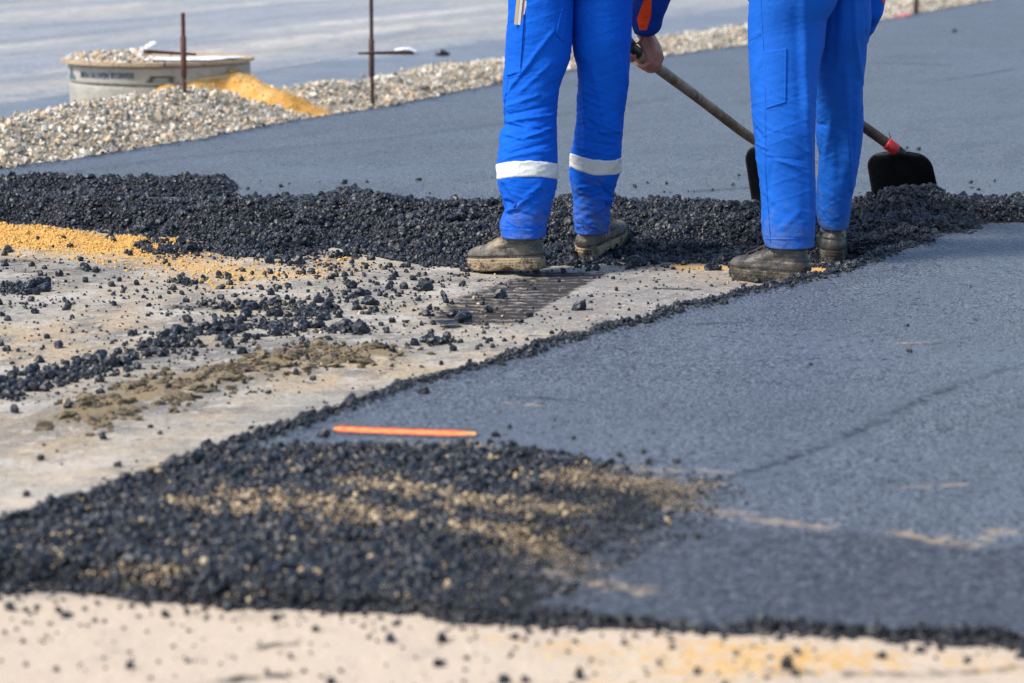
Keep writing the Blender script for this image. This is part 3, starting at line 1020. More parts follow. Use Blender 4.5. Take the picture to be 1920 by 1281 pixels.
# ------------------------------------------------------------------ trousers
def leg_rows(spec, Yf, ratio, creases=(), amp=1.0, seed=0, ncol=150, step=2.0, power=2.25):
    spec = np.array(spec, float)
    py = np.arange(spec[0, 0], spec[-1, 0] + .01, step)
    l, r = np.interp(py, spec[:, 0], spec[:, 1]), np.interp(py, spec[:, 0], spec[:, 2])
    Yc = np.interp(py, [p[0] for p in Yf], [p[1] for p in Yf])
    Pl, Pr = At(l, py, Yc), At(r, py, Yc)
    xc, hw, zc = (Pl[:, 0] + Pr[:, 0]) / 2, (Pr[:, 0] - Pl[:, 0]) / 2, (Pl[:, 2] + Pr[:, 2]) / 2
    rt = np.interp(py, [p[0] for p in ratio], [p[1] for p in ratio])
    hd = np.maximum(hw * rt, .06)
    ker = np.hanning(41); ker /= ker.sum()
    sm_ = lambda q: np.convolve(np.pad(q, 20, mode='edge'), ker, 'valid')
    Yc, hd = sm_(Yc), sm_(hd)
    ph = np.linspace(0, 2 * np.pi, ncol, endpoint=False)
    C, S_ = np.cos(ph), np.sin(ph)
    e = 2 / power
    cx, sy = np.sign(C) * np.abs(C) ** e, np.sign(S_) * np.abs(S_) ** e
    X = xc[:, None] + hw[:, None] * cx
    Yv = Yc[:, None] - hd[:, None] * sy
    Z = np.repeat(zc[:, None], ncol, 1)
    nx, ny = C / 1.0, -S_
    PXv, PYv = pix(np.stack([X, Yv, Z], -1))
    d = np.zeros_like(X)
    # generic cloth folds, stronger at knee and ankle
    aa = np.cumsum(np.concatenate([[0], np.full(ncol - 1, 2 * np.pi / ncol)])) * .085
    A = np.repeat(aa[None, :], len(py), 0)
    wv = np.interp(py, [spec[0, 0], 120, 200, 290, 330, 400, 450, 560], [.35, .35, .9, .9, .7, 1.0, .6, .6])[:, None]
    for k, (ang, L1, L2, h) in enumerate(((.45, .16, .020, .0048), (-.35, .15, .016, .0040), (.15, .10, .010, .0022))):
        c_, s_ = math.cos(ang), math.sin(ang)
        u1, u2 = (A * c_ + Z * s_) / L1, (-A * s_ + Z * c_) / L2
        n_ = n2(u1 + 9 * k + seed, u2 + .8 * n2(A * 12, Z * 12, seed + k), seed + k)
        d += amp * wv * h * ((1 - np.abs(2 * n_ - 1)) ** 1.5 - .45)
    d += amp * .006 * (fbm(A * 9 + seed, Z * 7, 3, seed + 9) - .5)
    seamfade = np.minimum(1, np.minimum(aa, aa[-1] - aa) / .03)[None, :]
    d *= seamfade
    front_w = np.clip(S_ + .25, 0, 1)[None, :] ** .5
    for (x0, y0, x1, y1, w, h) in creases:
        vx, vy = x1 - x0, y1 - y0
        L = math.hypot(vx, vy)
        t = ((PXv - x0) * vx + (PYv - y0) * vy) / (L * L)
        q = np.abs((PXv - x0) * vy - (PYv - y0) * vx) / L
        endf = sstep(-.12, .12, t) * sstep(1.12, .88, t)
        d += h * np.exp(-(q / w) ** 2) * endf * front_w
    X, Yv = X + d * nx[None, :], Yv + d * ny[None, :]
    return np.stack([X, Yv, Z], -1)


def leg_mesh(R, thick=.004, hem=True):
    """closed tube with a turned-up hem"""
    rings = [R[k] for k in range(len(R))]
    if hem:
        c = R[-1].mean(0)
        for k in range(4):   # rolled double hem: slight step above
            pass
        for dz, s in ((-.002, .99), (-.001, .955), (.02, .95), (.06, .92)):
            q = c + (R[-1] - c) * np.array([s, s, 1]); q = q + np.array([0, 0, dz]); rings.append(q)
    return loft(np.array(rings), True, False)


# ------------------------------------------------------------------ boots
def boot(L=.285, H=.15, seed=0, wide=1.0):
    """heel at the origin, toe along +x; returns upper, sole, laces"""
    zs = np.concatenate([np.linspace(.028, .055, 7), np.linspace(.06, .09, 12), np.linspace(.094, H, 12)])
    k = L / .285
    zf = [.026, .042, .052, .060, .066, .071, .075, .082, .092, .104, .117, H]
    xf = [.279, .283, .280, .271, .257, .237, .214, .197, .174, .150, .132, .122]
    zb, xb = [.026, .05, .075, .1, .12, H], [.004, -.003, .001, .009, .012, .006]
    zw, ww = [.026, .045, .06, .075, .09, .11, .13, H], [.046, .049, .048, .045, .042, .040, .040, .040]
    n = 72
    a = np.linspace(0, 2 * np.pi, n, endpoint=False)
    rings = []
    for z in zs:
        f, b, w = np.interp(z, zf, xf) * k, np.interp(z, zb, xb), np.interp(z, zw, ww) * wide
        c, h = (f + b) / 2, (f - b) / 2
        low = 1 - sstep(.05, .1, z)
        e = 2 / (2 + .7 * low)
        x = c + h * np.sign(np.cos(a)) * np.abs(np.cos(a)) ** e
        t = (x - b) / (f - b + 1e-9)
        prof = 1 + low * (.10 * np.exp(-((t - .72) / .16) ** 2) - .14 * np.exp(-((t - .38) / .16) ** 2) - .06 * np.exp(-((t - .02) / .12) ** 2))
        y = w * np.sign(np.sin(a)) * np.abs(np.sin(a)) ** e * prof
        rings.append(np.stack([x, y, np.full(n, z)], -1))
    R = np.array(rings)
    # worn leather: creases over the flex line and sag round the ankle
    nrm = R - R.mean(1, keepdims=True); nrm[..., 2] = 0
    nrm /= np.linalg.norm(nrm, axis=-1, keepdims=True) + 1e-9
    P = R + seed
    cre = (1 - np.abs(2 * n3(P * np.array([26, 14, 75]), seed) - 1)) ** 2
    wgt = np.exp(-((R[..., 0] - .17 * k) / .05) ** 2) + 1.0 * np.exp(-((R[..., 2] - .088) / .03) ** 2) * np.exp(-((R[..., 0] - .03) / .07) ** 2)
    d = -.0085 * cre * wgt + .004 * (fbm3(P * 22, 3, seed + 1) - .5)
    # heel counter seam and toe cap stitching stand proud
    zc_ = R[..., 2]
    seam = np.exp(-((R[..., 0] - (.085 + .25 * (zc_ - .03))) / .0035) ** 2) + .7 * np.exp(-((R[..., 0] - (.205 - .2 * (zc_ - .05)) * k) / .0035) ** 2)
    d += .0026 * seam
    d += .0035 * np.exp(-((zc_ - (H - .012)) / .010) ** 2) - .003 * np.exp(-((zc_ - (H - .028)) / .005) ** 2)
    R = R + nrm * d[..., None]
    inner = [R[-1].mean(0) + (R[-1] - R[-1].mean(0)) * np.array([s, s, 1]) + np.array([0, 0, dz]) for s, dz in ((.92, .002), (.85, -.004), (.8, -.03))]
    up = loft(np.concatenate([R, np.array(inner)]), True, True)
    # sole
    zs2 = [-.006, -.004, .002, .009, .0125, .015, .0175, .022, .0245, .028, .0305, .033]
    of = [-.004, .003, .0055, .0055, .005, .0035, .0055, .006, .0035, .0055, .0055, .001]
    R0 = R[0].copy()
    c0 = R0.mean(0)
    rr = []
    for z, o_ in zip(zs2, of):
        v = R0 - c0; v[:, 2] = 0
        vn = v / (np.linalg.norm(v, axis=1)[:, None])
        q = R0 + vn * (o_ + .001)
        tread = .0055 * (np.sin(np.arange(n) * 2 * np.pi / 4.5) > .1) * (z < .012)
        q = q - vn * tread[:, None]
        q = q + vn * (.003 * (fbm3(q * 45 + seed, 3, seed + 4) - .5))[:, None]
        q[:, 2] = z
        if z < .0115:   # arch notch in front of the heel block and a toe spring
            t = q[:, 0] / L
            q[:, 2] = z + (.010 - z * .8) * np.exp(-((t - .40) / .07) ** 2) + .010 * sstep(.82, 1.02, t)
        rr.append(q)
    so = loft(np.array(rr), True, True)
    seams = []
    for f_ in (lambda z: .080 + .30 * (z - .03), lambda z: (.212 - .35 * (z - .05)) * k, lambda z: .100 + .30 * (z - .03)):
        for sgn in (1, -1):
            path = []
            for row in R[1:26:2]:
                half = row[(row[:, 1] * sgn > 0)]
                m_ = np.argmin(np.abs(half[:, 0] - f_(row[0, 2])))
                if abs(half[m_, 0] - f_(row[0, 2])) < .006: path.append(half[m_] + np.array([0, -sgn * .0004, 0]))
            if len(path) > 3: seams.append(tube(path, .0011, 6))
    for zr in (3,):
        ring = R[zr]; c_ = ring.mean(0)
        seams.append(tube(np.concatenate([c_ + (ring - c_) * 1.006, (c_ + (ring[:2] - c_) * 1.006)]), .0013, 6, False))
    lace = []
    for i, t in enumerate((.0, .28, .56, .84)):
        z = .074 + t * .045
        x = np.interp(z, zf, xf) * k
        w = .022
        pts = [(x - .012, -w, z - .004), (x - .001, -w * .5, z + .003), (x + .003, 0, z + .004), (x - .001, w * .5, z + .003), (x - .012, w, z - .004)]
        lace.append(tube(pts, .0034, 8))
    # tongue edge
    lace.append(tube([(np.interp(z, zf, xf) * k + .001, .006, z + .004) for z in np.linspace(.074, H + .004, 9)], np.linspace(.003, .006, 9), 8))
    return up, so, join(lace), join(seams)


def place(VF, loc, yaw, pitch=0, roll=0):
    V, F = VF
    Rm = Matrix.Rotation(yaw, 3, 'Z') @ Matrix.Rotation(-pitch, 3, 'Y') @ Matrix.Rotation(roll, 3, 'X')
    return np.asarray(V) @ np.array(Rm).T + np.asarray(loc), F


M['cloth'] = mat('blue_workwear', (.0012, .090, .53), .8, .15, mixes=[('noise', 5, .4, .7, (.0012, .110, .62)), ('noise', 420, .5, .8, (.003, .125, .60)), ('noise', 34, .72, .78, (.001, .04, .26)), ('attr*noise', 'dust', 24.0, .45, 1.3, (.10, .13, .24)), ('attr*noise', 'dust', 60.0, .9, 1.25, (.03, .03, .04))],
                 bumps=[(900, .0006), (60, .002), (22, .004)])
M['cloth2'] = mat('faded_blue_workwear', (.0015, .094, .47), .8, .25, mixes=[('noise', 4, .4, .7, (.002, .108, .53)), ('noise', 420, .5, .8, (.004, .118, .53)), ('noise', 34, .71, .77, (.005, .05, .28)), ('attr*noise', 'dust', 24.0, .5, 1.4, (.10, .15, .28)), ('attr*noise', 'dust', 60.0, .9, 1.25, (.03, .03, .04))],
                  bumps=[(900, .0006), (60, .0016), (14, .003)])
M['stitch'] = mat('seam_thread', (.004, .06, .36), .8, .2)
M['band'] = mat('grey_reflective_tape', (.60, .61, .58), .5, .5, mixes=[('noise', 20, .45, .7, (.48, .49, .46)), ('noise', 70, .6, .8, (.40, .39, .36))], bumps=[(40, .004)])
M['jacket'] = mat('dark_blue_jacket', (.003, .038, .26), .8, .2, mixes=[('noise', 6, .4, .7, (.004, .052, .33))], bumps=[(700, .0006), (40, .004)])
M['hivis'] = mat('orange_fabric', (.95, .075, .008), .7, .3, bumps=[(500, .0008), (30, .003)])
M['skin'] = mat('skin', (.42, .19, .13), .5, .4, mixes=[('noise', 35, .45, .7, (.50, .22, .15)), ('noise', 90, .58, .75, (.30, .115, .08))], bumps=[(250, .0015), (60, .002)])
M['hair'] = mat('hair', (.03, .02, .013), .6, .4, bumps=[(200, .004)])
M['boot1'] = mat('muddy_leather', (.085, .076, .064), .55, .45, mixes=[('noise', 30, .42, .62, (.15, .13, .104)), ('noise', 9, .54, .64, (.045, .042, .039)), ('noise', 16, .55, .66, (.30, .23, .15)), ('noise', 140, .6, .72, (.30, .25, .19))], bumps=[(200, .0018), (45, .004)])
M['boot2'] = mat('worn_leather', (.042, .038, .033), .42, .5, mixes=[('noise', 28, .45, .62, (.085, .075, .063)), ('noise', 9, .54, .64, (.018, .017, .016)), ('noise', 14, .57, .68, (.15, .12, .09))], bumps=[(200, .0015), (45, .004)])
M['sole1'] = mat('mud_caked_sole', (.34, .26, .165), .9, .2, mixes=[('noise', 16, .48, .60, (.15, .12, .085)), ('noise', 40, .55, .64, (.05, .045, .04)), ('noise', 90, .58, .68, (.42, .34, .23))], bumps=[(120, .006)])
M['sole2'] = mat('dark_sole', (.045, .040, .034), .8, .3, mixes=[('noise', 26, .5, .66, (.15, .125, .09)), ('noise', 70, .58, .7, (.22, .19, .14))], bumps=[(120, .006)])
M['bootseam'] = mat('boot_seam', (.034, .030, .025), .7, .3)
M['lace'] = mat('lace', (.05, .035, .03), .8, .2)
M['wood'] = mat('shovel_wood', (.33, .25, .17), .6, .35, mixes=[('noise', 9, .42, .66, (.16, .105, .065)), ('noise', 60, .5, .75, (.44, .36, .27))], bumps=[(90, .002)])
M['dirtywood'] = mat('tarred_wood', (.075, .048, .035), .6, .35, mixes=[('noise', 18, .5, .7, (.02, .017, .016)), ('noise', 40, .62, .72, (.33, .13, .07))], bumps=[(80, .006)])
M['blackgrip'] = mat('black_rubber', (.008, .008, .009), .5, .4)
M['blade'] = mat('tarred_blade', (.006, .006, .008), .45, .3, mixes=[('noise', 20, .5, .75, (.012, .012, .014))], bumps=[(60, .002)])
M['red'] = mat('red_tape', (.52, .022, .025), .5, .4, mixes=[('noise', 50, .58, .7, (.55, .35, .30)), ('noise', 28, .62, .72, (.03, .02, .02))], bumps=[(80, .002)])


def patch(name, bvh, quad, m, parent, off=.003, nu=24, nv=30, label=None):
    V, F = drape(bvh, quad, nu, nv, off)
    o = link(name, mesh(name, V, F), m, parent)
    if label: o['label'] = label
    return o


def stitch(bvh, pts, m, parent, name='seam', r=.0011, off=.0006):
    """a sewn seam run over the cloth through photo points"""
    path = []
    L = np.array(pts, float)
    k = max(8, int(np.hypot(*np.diff(L, axis=0).T).sum() / 5))
    t = np.linspace(0, len(L) - 1, k)
    for a in t:
        x, y = np.interp(a, np.arange(len(L)), L[:, 0]), np.interp(a, np.arange(len(L)), L[:, 1])
        u, dy, dz = ray(x, y)
        d = Vector((float(u), float(dy), float(dz))).normalized()
        loc, nrm, _, _ = bvh.ray_cast(EYE, d)
        if loc is not None: path.append(loc - d * off)
    if len(path) > 3:
        V, F = tube([p[:] for p in path], r, 6)
        return link(name, mesh(name, V, F), m, parent)


def ring_patch(R, spec_rows_py, top, bot, off, thick=True):
    """band that runs all round a leg between two height curves; top/bot: functions of the column photo x"""
    r, c, _ = R.shape
    n = 14
    out = []
    cen = R.mean(1)
    zrow = R[:, 0, 2]
    for i in range(n):
        ring = []
        for j in range(c):
            jx, jy = pix(R[:, j])
            # rows at which this column crosses the curves
            t_, b_ = top(jx), bot(jx)
            kt = np.argmin(np.abs(jy - t_)); kb = np.argmin(np.abs(jy - b_))
            f = kt + (kb - kt) * i / (n - 1)
            k0 = int(min(max(math.floor(f), 0), r - 2)); w = f - k0
            p = R[k0, j] * (1 - w) + R[k0 + 1, j] * w
            cc = cen[k0]
            v = p - cc; v[2] = 0; v /= np.linalg.norm(v)
            ring.append(p + v * (off if 0 < i < n - 1 else -.001))
        out.append(ring)
    # ease the column-to-column steps
    A = np.array(out)
    for _ in range(3): A = (np.roll(A, 1, 1) + 2 * A + np.roll(A, -1, 1)) / 4
    return loft(A)


def fist(S, a, e1, up, side=1, r_sh=.017):
    """hand closed round a shaft at S along a; e1 points from the shaft to the knuckles, up towards the wrist; returns capsules"""
    a, e1, up = [np.asarray(v, float) / np.linalg.norm(v) for v in (a, e1, up)]
    e2 = np.cross(a, e1); e2 /= np.linalg.norm(e2)
    if np.dot(e2, up) > 0: e2 = -e2          # fingers run from e1 over e2 (down) to behind
    parts = []
    for j in range(4):
        o = S + a * ((j - 1.5) * .0212) * side
        ln = (.95, 1.05, 1.0, .85)[j]
        rr = (.0092, .0096, .0093, .0085)[j]
        R0 = r_sh + .010
        ang = [-.35, .55, 1.35, 2.25 * ln, 2.75 * ln]
        rad = [R0 + .012, R0 + .004, R0 + .002, R0, R0 - .001]
        pts = [tuple(o + (e1 * math.cos(w) + e2 * math.sin(w)) * q) + (rr * (1.08 if i == 0 else 1 - .05 * i),) for i, (w, q) in enumerate(zip(ang, rad))]
        parts += capsules(pts, 12, 4)
        # metacarpal towards the wrist
        k = o + (e1 * math.cos(-.35) - e2 * math.sin(.35)) * (R0 + .012)
        wr = S + up * .088 + e1 * .014 + a * ((j - 1.5) * .011) * side
        parts += capsules([tuple(k) + (rr * 1.1,), tuple((k + wr) / 2 + e1 * .004) + (rr * 1.35,), tuple(wr) + (rr * 1.5,)], 12, 4)
    # thumb leaves the side of the palm near its base and closes over the shaft
    b = S + up * .055 - a * .030 * side + e1 * .004
    parts += capsules([tuple(b + up * .02 + a * .01 * side) + (.014,), tuple(b - up * .010 - a * .010 * side) + (.0125,), tuple(S - a * .040 * side + e1 * .020 + up * .004) + (.011,), tuple(S - a * .030 * side + e1 * .016 - up * .022) + (.0095,)], 12, 4)
    return parts


def body(hips, sh, head, lleg, rleg, larm, rarm, name, hands):
    hx, hy, hz = hips
    parts = []
    parts += capsules([(hx - .07, hy, hz + .05, .10), (hx + .07, hy, hz + .05, .10)])
    parts += capsules([(hx, hy, hz + .06, .11), ((hx + sh[0]) / 2, (hy + sh[1]) / 2 + .02, (hz + sh[2]) / 2, .125), (sh[0], sh[1], sh[2] - .06, .13), (sh[0], sh[1] + .03, sh[2] + .06, .06), (head[0], head[1] - .02, head[2] - .09, .055)], 20)
    parts += capsules([(sh[0] - .15, sh[1], sh[2], .065), (sh[0] + .15, sh[1], sh[2], .065)])
    for c in (lleg, rleg): parts += capsules(c)
    for c in (larm, rarm): parts += capsules(c)
    # head looking forward and down, with jaw, nose, ears, eye sockets
    h = np.array(head)
    parts += capsules([(h[0], h[1] - .01, h[2] + .02, .092), (h[0], h[1] + .02, h[2] + .01, .088)], 24, 8)
    parts += capsules([(h[0], h[1] + .035, h[2] - .05, .06), (h[0], h[1] + .06, h[2] - .075, .035)], 20)
    parts += capsules([(h[0], h[1] + .10, h[2] + .005, .011), (h[0], h[1] + .125, h[2] - .025, .015)], 12)
    for s in (-1, 1):
        parts += capsules([(h[0] + s * .088, h[1] + .0, h[2] + .015, .016), (h[0] + s * .09, h[1] + .005, h[2] - .02, .012)], 12)
        parts += capsules([(h[0] + s * .012, h[1] + .102, h[2] - .052, .009), (h[0] + s * .02, h[1] + .096, h[2] - .052, .007)], 10)   # lips
        parts += capsules([(h[0] + s * .02, h[1] + .098, h[2] + .04, .010), (h[0] + s * .05, h[1] + .085, h[2] + .04, .009)], 10)     # brow
    for f in hands: parts += f
    return voxelize(name, parts, .0046, 2)


def jacket(hips, sh, larm, rarm, name, hemz):
    hx, hy, hz = hips
    parts = capsules([(hx - .085, hy + .01, hemz + .15, .150), (hx + .085, hy + .01, hemz + .15, .150)])
    parts += capsules([(hx, hy, hemz + .19, .165), ((hx + sh[0]) / 2, (hy + sh[1]) / 2 + .02, (hz + sh[2]) / 2, .155), (sh[0], sh[1], sh[2] - .05, .155), (sh[0], sh[1] + .02, sh[2] + .05, .09)], 24)
    parts += capsules([(sh[0] - .15, sh[1], sh[2], .085), (sh[0] + .15, sh[1], sh[2], .085)])
    for c in (larm, rarm): parts += capsules(c, 24)
    me = voxelize(name, parts, .009, 5)
    n = len(me.vertices)
    co = np.empty(n * 3, np.float32); me.vertices.foreach_get('co', co); co = co.reshape(-1, 3)
    nm = np.empty(n * 3, np.float32); me.vertices.foreach_get('normal', nm); nm = nm.reshape(-1, 3)
    f = (1 - np.abs(2 * n3(co * np.array([14, 14, 30]), 3) - 1)) ** 1.5 - .4
    co += nm * (.006 * f)[:, None]
    me.vertices.foreach_set('co', co.ravel())
    me.polygons.foreach_set('use_smooth', np.ones(len(me.polygons), bool))
    return me


def mesh_bvh(me):
    n = len(me.vertices)
    co = np.empty(n * 3, np.float32); me.vertices.foreach_get('co', co)
    return BVHTree.FromPolygons([tuple(v) for v in co.reshape(-1, 3)], [list(p.vertices) for p in me.polygons])


def eyes_hair(head, person):
    h = Vector(head)
    V, F = [], []
    parts = []
    for s in (-1, 1): parts += capsules([(h.x + s * .032, h.y + .088, h.z + .022, .012), (h.x + s * .034, h.y + .088, h.z + .022, .012)], 12)
    link('eyes', mesh('eyes', *join(parts)), mat('eye', (.5, .48, .45), .2, .5), person)
    th = np.linspace(0, 1, 14); a = np.linspace(0, 2 * np.pi, 40, endpoint=False)
    rings = []
    for t in th:
        w = t * 1.75
        ext = 1 + .22 * np.maximum(0, -np.sin(a)) * t           # longer at the nape
        r = .101 * np.sin(np.minimum(w * ext, 2.1))
        rings.append(np.stack([h.x + r * np.cos(a), h.y - .005 + (r * np.sin(a)) * 1.08, h.z + .02 + .104 * np.cos(np.minimum(w * ext, 2.1)) + .004 * n2(a * 9, a * 0 + t * 20, 3)], -1))
    link('hair', mesh('hair', *loft(np.array(rings), True, False)), M['hair'], person)


# ------------------------------------------------------------------ the shovels
def blade_shape(B, T, wv, width, depth=.03):
    """B shoulder centre, T tip centre, wv width direction; gently dished sheet with thickness"""
    B, T, wv = [np.asarray(v, float) for v in (B, T, wv)]
    ax = T - B; L = np.linalg.norm(ax); ax /= L
    wv = wv - ax * np.dot(wv, ax); wv /= np.linalg.norm(wv)
    nr = np.cross(ax, wv)
    if nr[1] < 0: nr = -nr                     # hollow side away from the man
    nv, nu = 30, 25
    v = np.linspace(0, 1, nv)
    f = []
    for vv in v:
        w = width / 2 * (.50 + .50 * min(1, (vv / .30)) ** .5 if vv < .30 else 1.0 + .07 * (vv - .30))
        if vv < .30: w = width / 2 * (.34 + .66 * math.sqrt(max(0, 1 - (1 - vv / .30) ** 2.2)))
        row = []
        for s in np.linspace(-1, 1, nu):
            dish = depth * (1 - s * s) * (1 - .35 * vv) - .010 * (abs(s) > .9) * 0
            lift = .012 * math.exp(-(s / .16) ** 2) * (1 - vv) ** 1.2   # pressed rib below the socket
            row.append(B + ax * (vv * L - .012 * (1 - s * s) * (vv == 0)) + wv * (s * w) - nr * (dish * .6 - lift * .3))
        f.append(row)
    A = np.array(f)
    th = .0028
    V = np.concatenate([A.reshape(-1, 3), (A + nr * th).reshape(-1, 3)])
    F = grid_faces(nv, nu).tolist()
    n = nv * nu
    F += [[i + n for i in q[::-1]] for q in F]
    rim = [k for k in range(nu)] + [r * nu + nu - 1 for r in range(1, nv)] + [(nv - 1) * nu + k for k in range(nu - 2, -1, -1)] + [r * nu for r in range(nv - 2, 0, -1)]
    for p, q in zip(rim, rim[1:] + rim[:1]): F.append([p, p + n, q + n, q])
    return V, F


def shovel(label, B, T, wv, width, shaft, rs, shaft_mats, ferrule):
    t = thing('shovel', label, 'shovel', tuple(shaft[-1]))
    t_in = np.array(t.location)
    def ch(nm, VF, m, smooth=True, parent=t):
        V = np.asarray(VF[0]) - (t_in if parent is t else 0)
        if parent is not t: V = V - t_in
        return link(nm, mesh(nm, V, VF[1], smooth), m, parent)
    b = ch('blade', blade_shape(B, T, wv, width), M['blade'])
    S = np.array(shaft)
    k = np.linspace(0, len(S) - 1, 26)
    P = np.stack([np.interp(k, np.arange(len(S)), S[:, c]) for c in range(3)], -1)
    for _ in range(4): P[1:-1] = (P[:-2] + 2 * P[1:-1] + P[2:]) / 4
    ch('shaft', tube(P, np.linspace(rs[0], rs[1], 26), 16), shaft_mats)
    d = (P[-1] - P[-2]); d /= np.linalg.norm(d)
    if ferrule:
        ch('tape', tube([P[-1] - d * .055, P[-1] - d * .045, P[-1] - d * .012, P[-1]], [rs[1] + .001, rs[1] + .003, rs[1] + .0025, rs[1] - .001], 18), M['red'])
        ch('wire', tube([P[-1] - d * .052 + np.array([.0, -rs[1], 0]), P[-1] - d * .05 + np.array([.012, -.004, rs[1] + .004]), P[-1] - d * .062 + np.array([.016, 0, rs[1] + .012])], .0016, 6), M['blade'])
    sock = [P[-1] - d * .02, P[-1] + d * .02, (P[-1] + np.array(B)) / 2 + d * .02, np.array(B) + (np.array(T) - np.array(B)) * .22]
    ch('socket', tube(sock, [rs[1] + .002, rs[1], rs[1] * .8, .004], 14), M['blade'])
    return t, P


Tip2, Tip1 = G(1703, 392, .05), G(1468, 385, .05)
B2, B1 = At(1682, 285, Tip2[1] - .15), At(1448, 272, Tip1[1] - .15)
sw = np.array([1.0, -.10, -.30])
S2 = [At(1470, 135, 9.32), At(1560, 196, 9.78), At(1620, 238, 10.1), At(1684, 284, B2[1] - .02)]
shovel('black square shovel with red tape on its shaft, standing in the heap at the right', B2, Tip2, sw, .232, S2, (.0165, .0185), M['dirtywood'], True)
HY = 9.52
S0 = At(1213, 113, HY)
S1 = [At(1176, 88, HY - .13), S0, At(1310, 184, 9.93), At(1400, 254, B1[1] - .1), At(1446, 281, B1[1] - .02)]
sh1, P1 = shovel('shovel with a pale wooden shaft in the hand of the left worker', B1, Tip1, sw, .215, S1, (.0185, .0170), M['wood'], False)
gdir = (np.array(S0) - np.array(S1[0])); gdir /= np.linalg.norm(gdir)
o = link('grip', mesh('grip', *[(np.asarray(v) - np.array(sh1.location), f) for v, f in [tube([S1[0] - gdir * .004, S1[0] + gdir * .012, S1[0] + gdir * .05, S1[0] + gdir * .075], [.017, .0225, .0225, .0205], 16)]][0]), M['blackgrip'], sh1)

# ------------------------------------------------------------------ worker at the left
W1L = [(-120, 962, 1082), (-40, 954, 1080), (0, 952.5, 1076), (25, 952, 1075), (50, 950, 1074), (75, 947.5, 1073), (95, 946.5, 1071.5), (112, 946, 1069), (135, 944, 1060), (150, 943, 1054), (165, 943, 1049), (187, 944, 1046.5), (212, 944.5, 1044), (228, 945.5, 1044),
       (234, 945, 1044), (247, 939, 1044.5), (275, 935, 1045), (306, 932.5, 1045.5), (335, 932, 1045), (352, 935, 1043.5), (365, 939, 1039), (375, 942.5, 1036), (390, 946.5, 1033), (398, 946, 1031), (408, 941.5, 1028), (420, 938.5, 1026), (438, 940, 1024), (442, 940, 1023)]
W1R = [(-120, 1062, 1178), (-40, 1066, 1184), (0, 1068, 1187), (40, 1070, 1185), (75, 1071.5, 1184), (88, 1073, 1182), (105, 1076, 1181.5), (120, 1080, 1181), (140, 1083.5, 1179), (160, 1084.5, 1178), (187, 1083.5, 1175), (212, 1081.5, 1170), (238, 1080, 1169), (262, 1075, 1166), (287, 1072, 1164.5),
       (300, 1070.5, 1164), (315, 1067.5, 1163), (325, 1067.5, 1162.5), (335, 1069, 1159), (352, 1072, 1153), (372, 1076, 1149), (388, 1076, 1146), (400, 1074.5, 1145.5), (415, 1075, 1144), (430, 1077, 1142), (434, 1077, 1140)]
C1L = [(955, 165, 1040, 55, 4, .0045), (948, 178, 1000, 112, 3, .003), (975, 172, 1032, 120, 4, .003), (946, 200, 1012, 178, 3.5, .004), (950, 216, 1042, 196, 3, -.004), (960, 226, 1044, 214, 3, .004), (946, 232, 985, 243, 3, -.006), (940, 250, 985, 262, 3, .004),
       (1000, 240, 1040, 250, 3, -.004), (985, 258, 1042, 238, 3, .0045), (955, 288, 1042, 262, 4, -.004), (945, 296, 1040, 280, 4, .003), (942, 345, 962, 385, 3.5, -.006), (948, 375, 964, 388, 3, -.007), (965, 392, 1015, 345, 5, .0045), (950, 398, 965, 390, 3, .006),
       (965, 385, 1000, 362, 3, -.003), (968, 396, 1015, 412, 4, -.003), (945, 412, 1000, 424, 4, .003), (940, 426, 1025, 431, 1.3, -.0022), (940, 428.5, 1025, 433.5, 1.3, .0012)]
C1R = [(1094, 150, 1100, 290, 6, .005), (1112, 130, 1140, 250, 7, .004), (1086, 200, 1130, 258, 3, -.004), (1090, 215, 1160, 248, 2.6, .004), (1084, 235, 1150, 262, 2.6, -.004), (1100, 250, 1162, 246, 2.4, .004), (1090, 262, 1155, 274, 2.4, -.0035), (1080, 276, 1150, 292, 2.6, .0035),
       (1165, 100, 1176, 160, 4, .004), (1085, 352, 1130, 347, 2.5, .003), (1085, 366, 1125, 374, 2.5, -.003), (1080, 335, 1120, 400, 5, .003), (1148, 372, 1120, 340, 3, -.005), (1148, 376, 1110, 372, 3, .004), (1146, 385, 1138, 412, 3, -.006), (1118, 400, 1142, 380, 4, .003), (1076, 420, 1140, 424, 1.3, -.0022), (1076, 422.5, 1140, 426.5, 1.3, .0012)]
YL, YR = 8.945, 9.325
R1L = leg_rows(W1L, [(-120, 9.13), (100, 9.11), (300, YL + .05), (445, YL)], [(-120, 1.15), (120, 1.1), (300, 1.1), (380, 1.25), (442, 1.3)], [c[:5] + (c[5] * 1.35,) for c in C1L], 1.0, 2)
R1R = leg_rows(W1R, [(-120, 9.18), (100, 9.18), (300, YR - .06), (436, YR)], [(-120, 1.2), (120, 1.12), (300, 1.15), (380, 1.3), (434, 1.5)], [c[:5] + (c[5] * 1.35,) for c in C1R], 1.0, 5)


def pelvis(cx, cy, z0, z1, hw, hd):
    a = np.linspace(0, 2 * np.pi, 90, endpoint=False)
    return loft(np.array([[(cx + hw * s * math.cos(w), cy + hd * s * math.sin(w), z) for w in a] for z, s in ((z0, .8), ((z0 + z1) / 2, 1), (z1, .95))]), True, True)


def hand_axis(S, p): v = np.array(p) - np.array(S); return v / np.linalg.norm(v)


